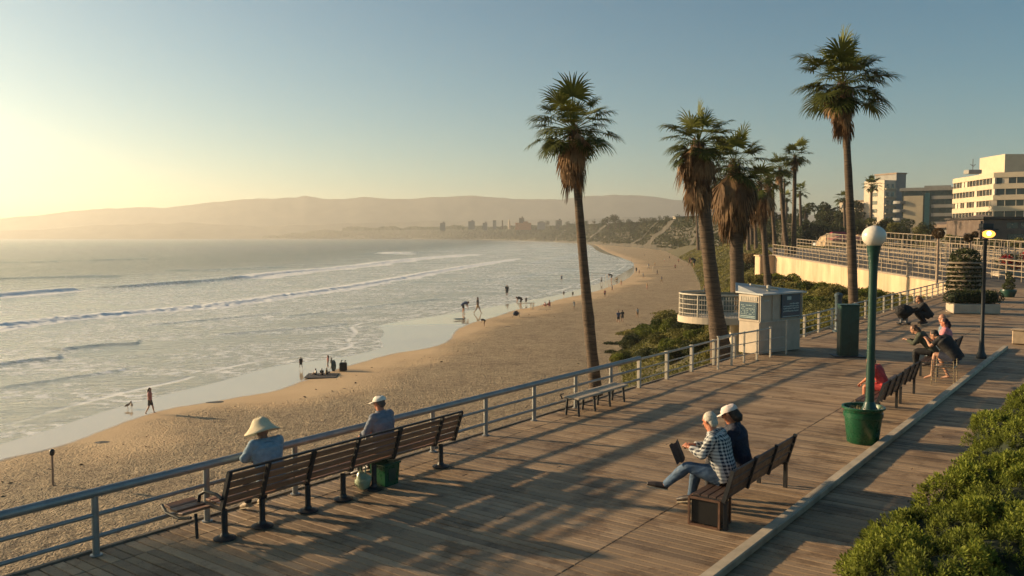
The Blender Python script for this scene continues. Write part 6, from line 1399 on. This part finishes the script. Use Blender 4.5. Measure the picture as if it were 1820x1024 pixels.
q = MB(); q.ell((0, 0, .14), (.85, .3, .09), 20, 8); q.build('board', mat('blue_board', (.03, .07, .09), .3), rt, True); q = MB(); q.add([(.5, -.01, .1), (.7, -.01, .1), (.72, -.01, .42), (.5, .01, .1), (.7, .01, .1), (.72, .01, .42)], [(0, 1, 2), (5, 4, 3), (0, 3, 4, 1), (1, 4, 5, 2), (2, 5, 3, 0)]); q.build('fin', mat('blue_board', (.03, .07, .09), .3), rt)
p = beach_at(932, 550); rt = empty('beach_cart', (p.x, p.y, p.z), R(-10), 'pale folding beach cart frame beside the people at the water edge', 'cart')
q = MB()
for x, y in ((-1, -.4), (1, -.4), (-1, .4), (1, .4)): q.tube([(x, y, .9), (x * .6 + .3, y, 0)], .04, 6)
for y in (-.4, .4): q.tube([(-1.1, y, .9), (1.4, y, .95)], .04, 6); q.tube([(1.4, y, .95), (1.2, y, 0)], .04, 6)
q.build('frame', cream, rt); q = MB(); q.box((0, 0, .92), (1.9, .7, .04)); q.build('cover', cream_s, rt)
p = beach_at(917, 564); rt = empty('beach_chair', (p.x, p.y, p.z), R(30), 'low dark blue beach tent chair on the sand left of the orange pair', 'chair')
q = MB(); q.ell((0, 0, .5), (.42, .36, .34), 16, 10); [q.v.__setitem__(i, Vector((v.x, v.y, max(v.z, .02)))) for i, v in enumerate(q.v)]; q.build('hood', cloth('tent_navy', (.03, .045, .07)), rt, True); q = MB(); q.tube([(-.5, 0, 0), (-.35, -.2, .7), (.1, -.25, .9)], .03, 6); q.tube([(.5, 0, 0), (.4, -.2, .75)], .03, 6); q.build('poles', iron, rt)
for (px, py, lb) in ((1052, 499, 'pale shade frame left of the far beach group'), (1160, 484, 'long low pale windbreak in the far beach crowd')):
    p = beach_at(px, py); rt = empty('shade_frame', (p.x, p.y, p.z), 0, lb, 'frame', 'pale frames on the far sand'); q = MB(); L = 3.4 if px < 1100 else 9
    for x in (0, L): q.tube([(x, 0, 0), (x, 0, 1.7)], .05, 6)
    q.tube([(0, 0, 1.7), (L, 0, 1.7)], .05, 6); q.tube([(0, 0, .7), (L, 0, .7)], .03, 6); q.build('frame', cream, rt)
# unseen palm added left of the view, its crown to shade the near boardwalk
def shade_palm(label, tgt, h, seed, cr=3.0, sk=True):
    k_ = h / math.tan(R(SUN_EL)); x = tgt[0] + sun_vec.x / math.cos(R(SUN_EL)) * k_; y = tgt[1] + sun_vec.y / math.cos(R(SUN_EL)) * k_
    palm(label, Vector((x, y, ZB)), Vector((x + .4, y, h)), .42, cr, 40, 2.6 if sk else 0, 2.2, 'unseen palms added to shade the boardwalk', seed, nseg=22, ndead=70)

shade_palm('unseen palm added off to the left to shade the near planks', (-1.2, 8.2), 10.5, 401, 2.2)
# ================================================================== HAZE
hz_m = bpy.data.materials.new('haze_air'); hz_m.use_nodes = True; nt = hz_m.node_tree; nt.nodes.clear()
pv = nt.nodes.new('ShaderNodeVolumePrincipled'); pv.inputs['Density'].default_value = HAZE_D; pv.inputs['Anisotropy'].default_value = .5; pv.inputs['Color'].default_value = (.98, .95, .90, 1)
mo = nt.nodes.new('ShaderNodeOutputMaterial'); nt.links.new(pv.outputs[0], mo.inputs['Volume'])
hz = MB(); hz.box((-900, 2530, 125), (9400, 5460, 270)); tag(hz.build('haze', hz_m), kind='stuff')
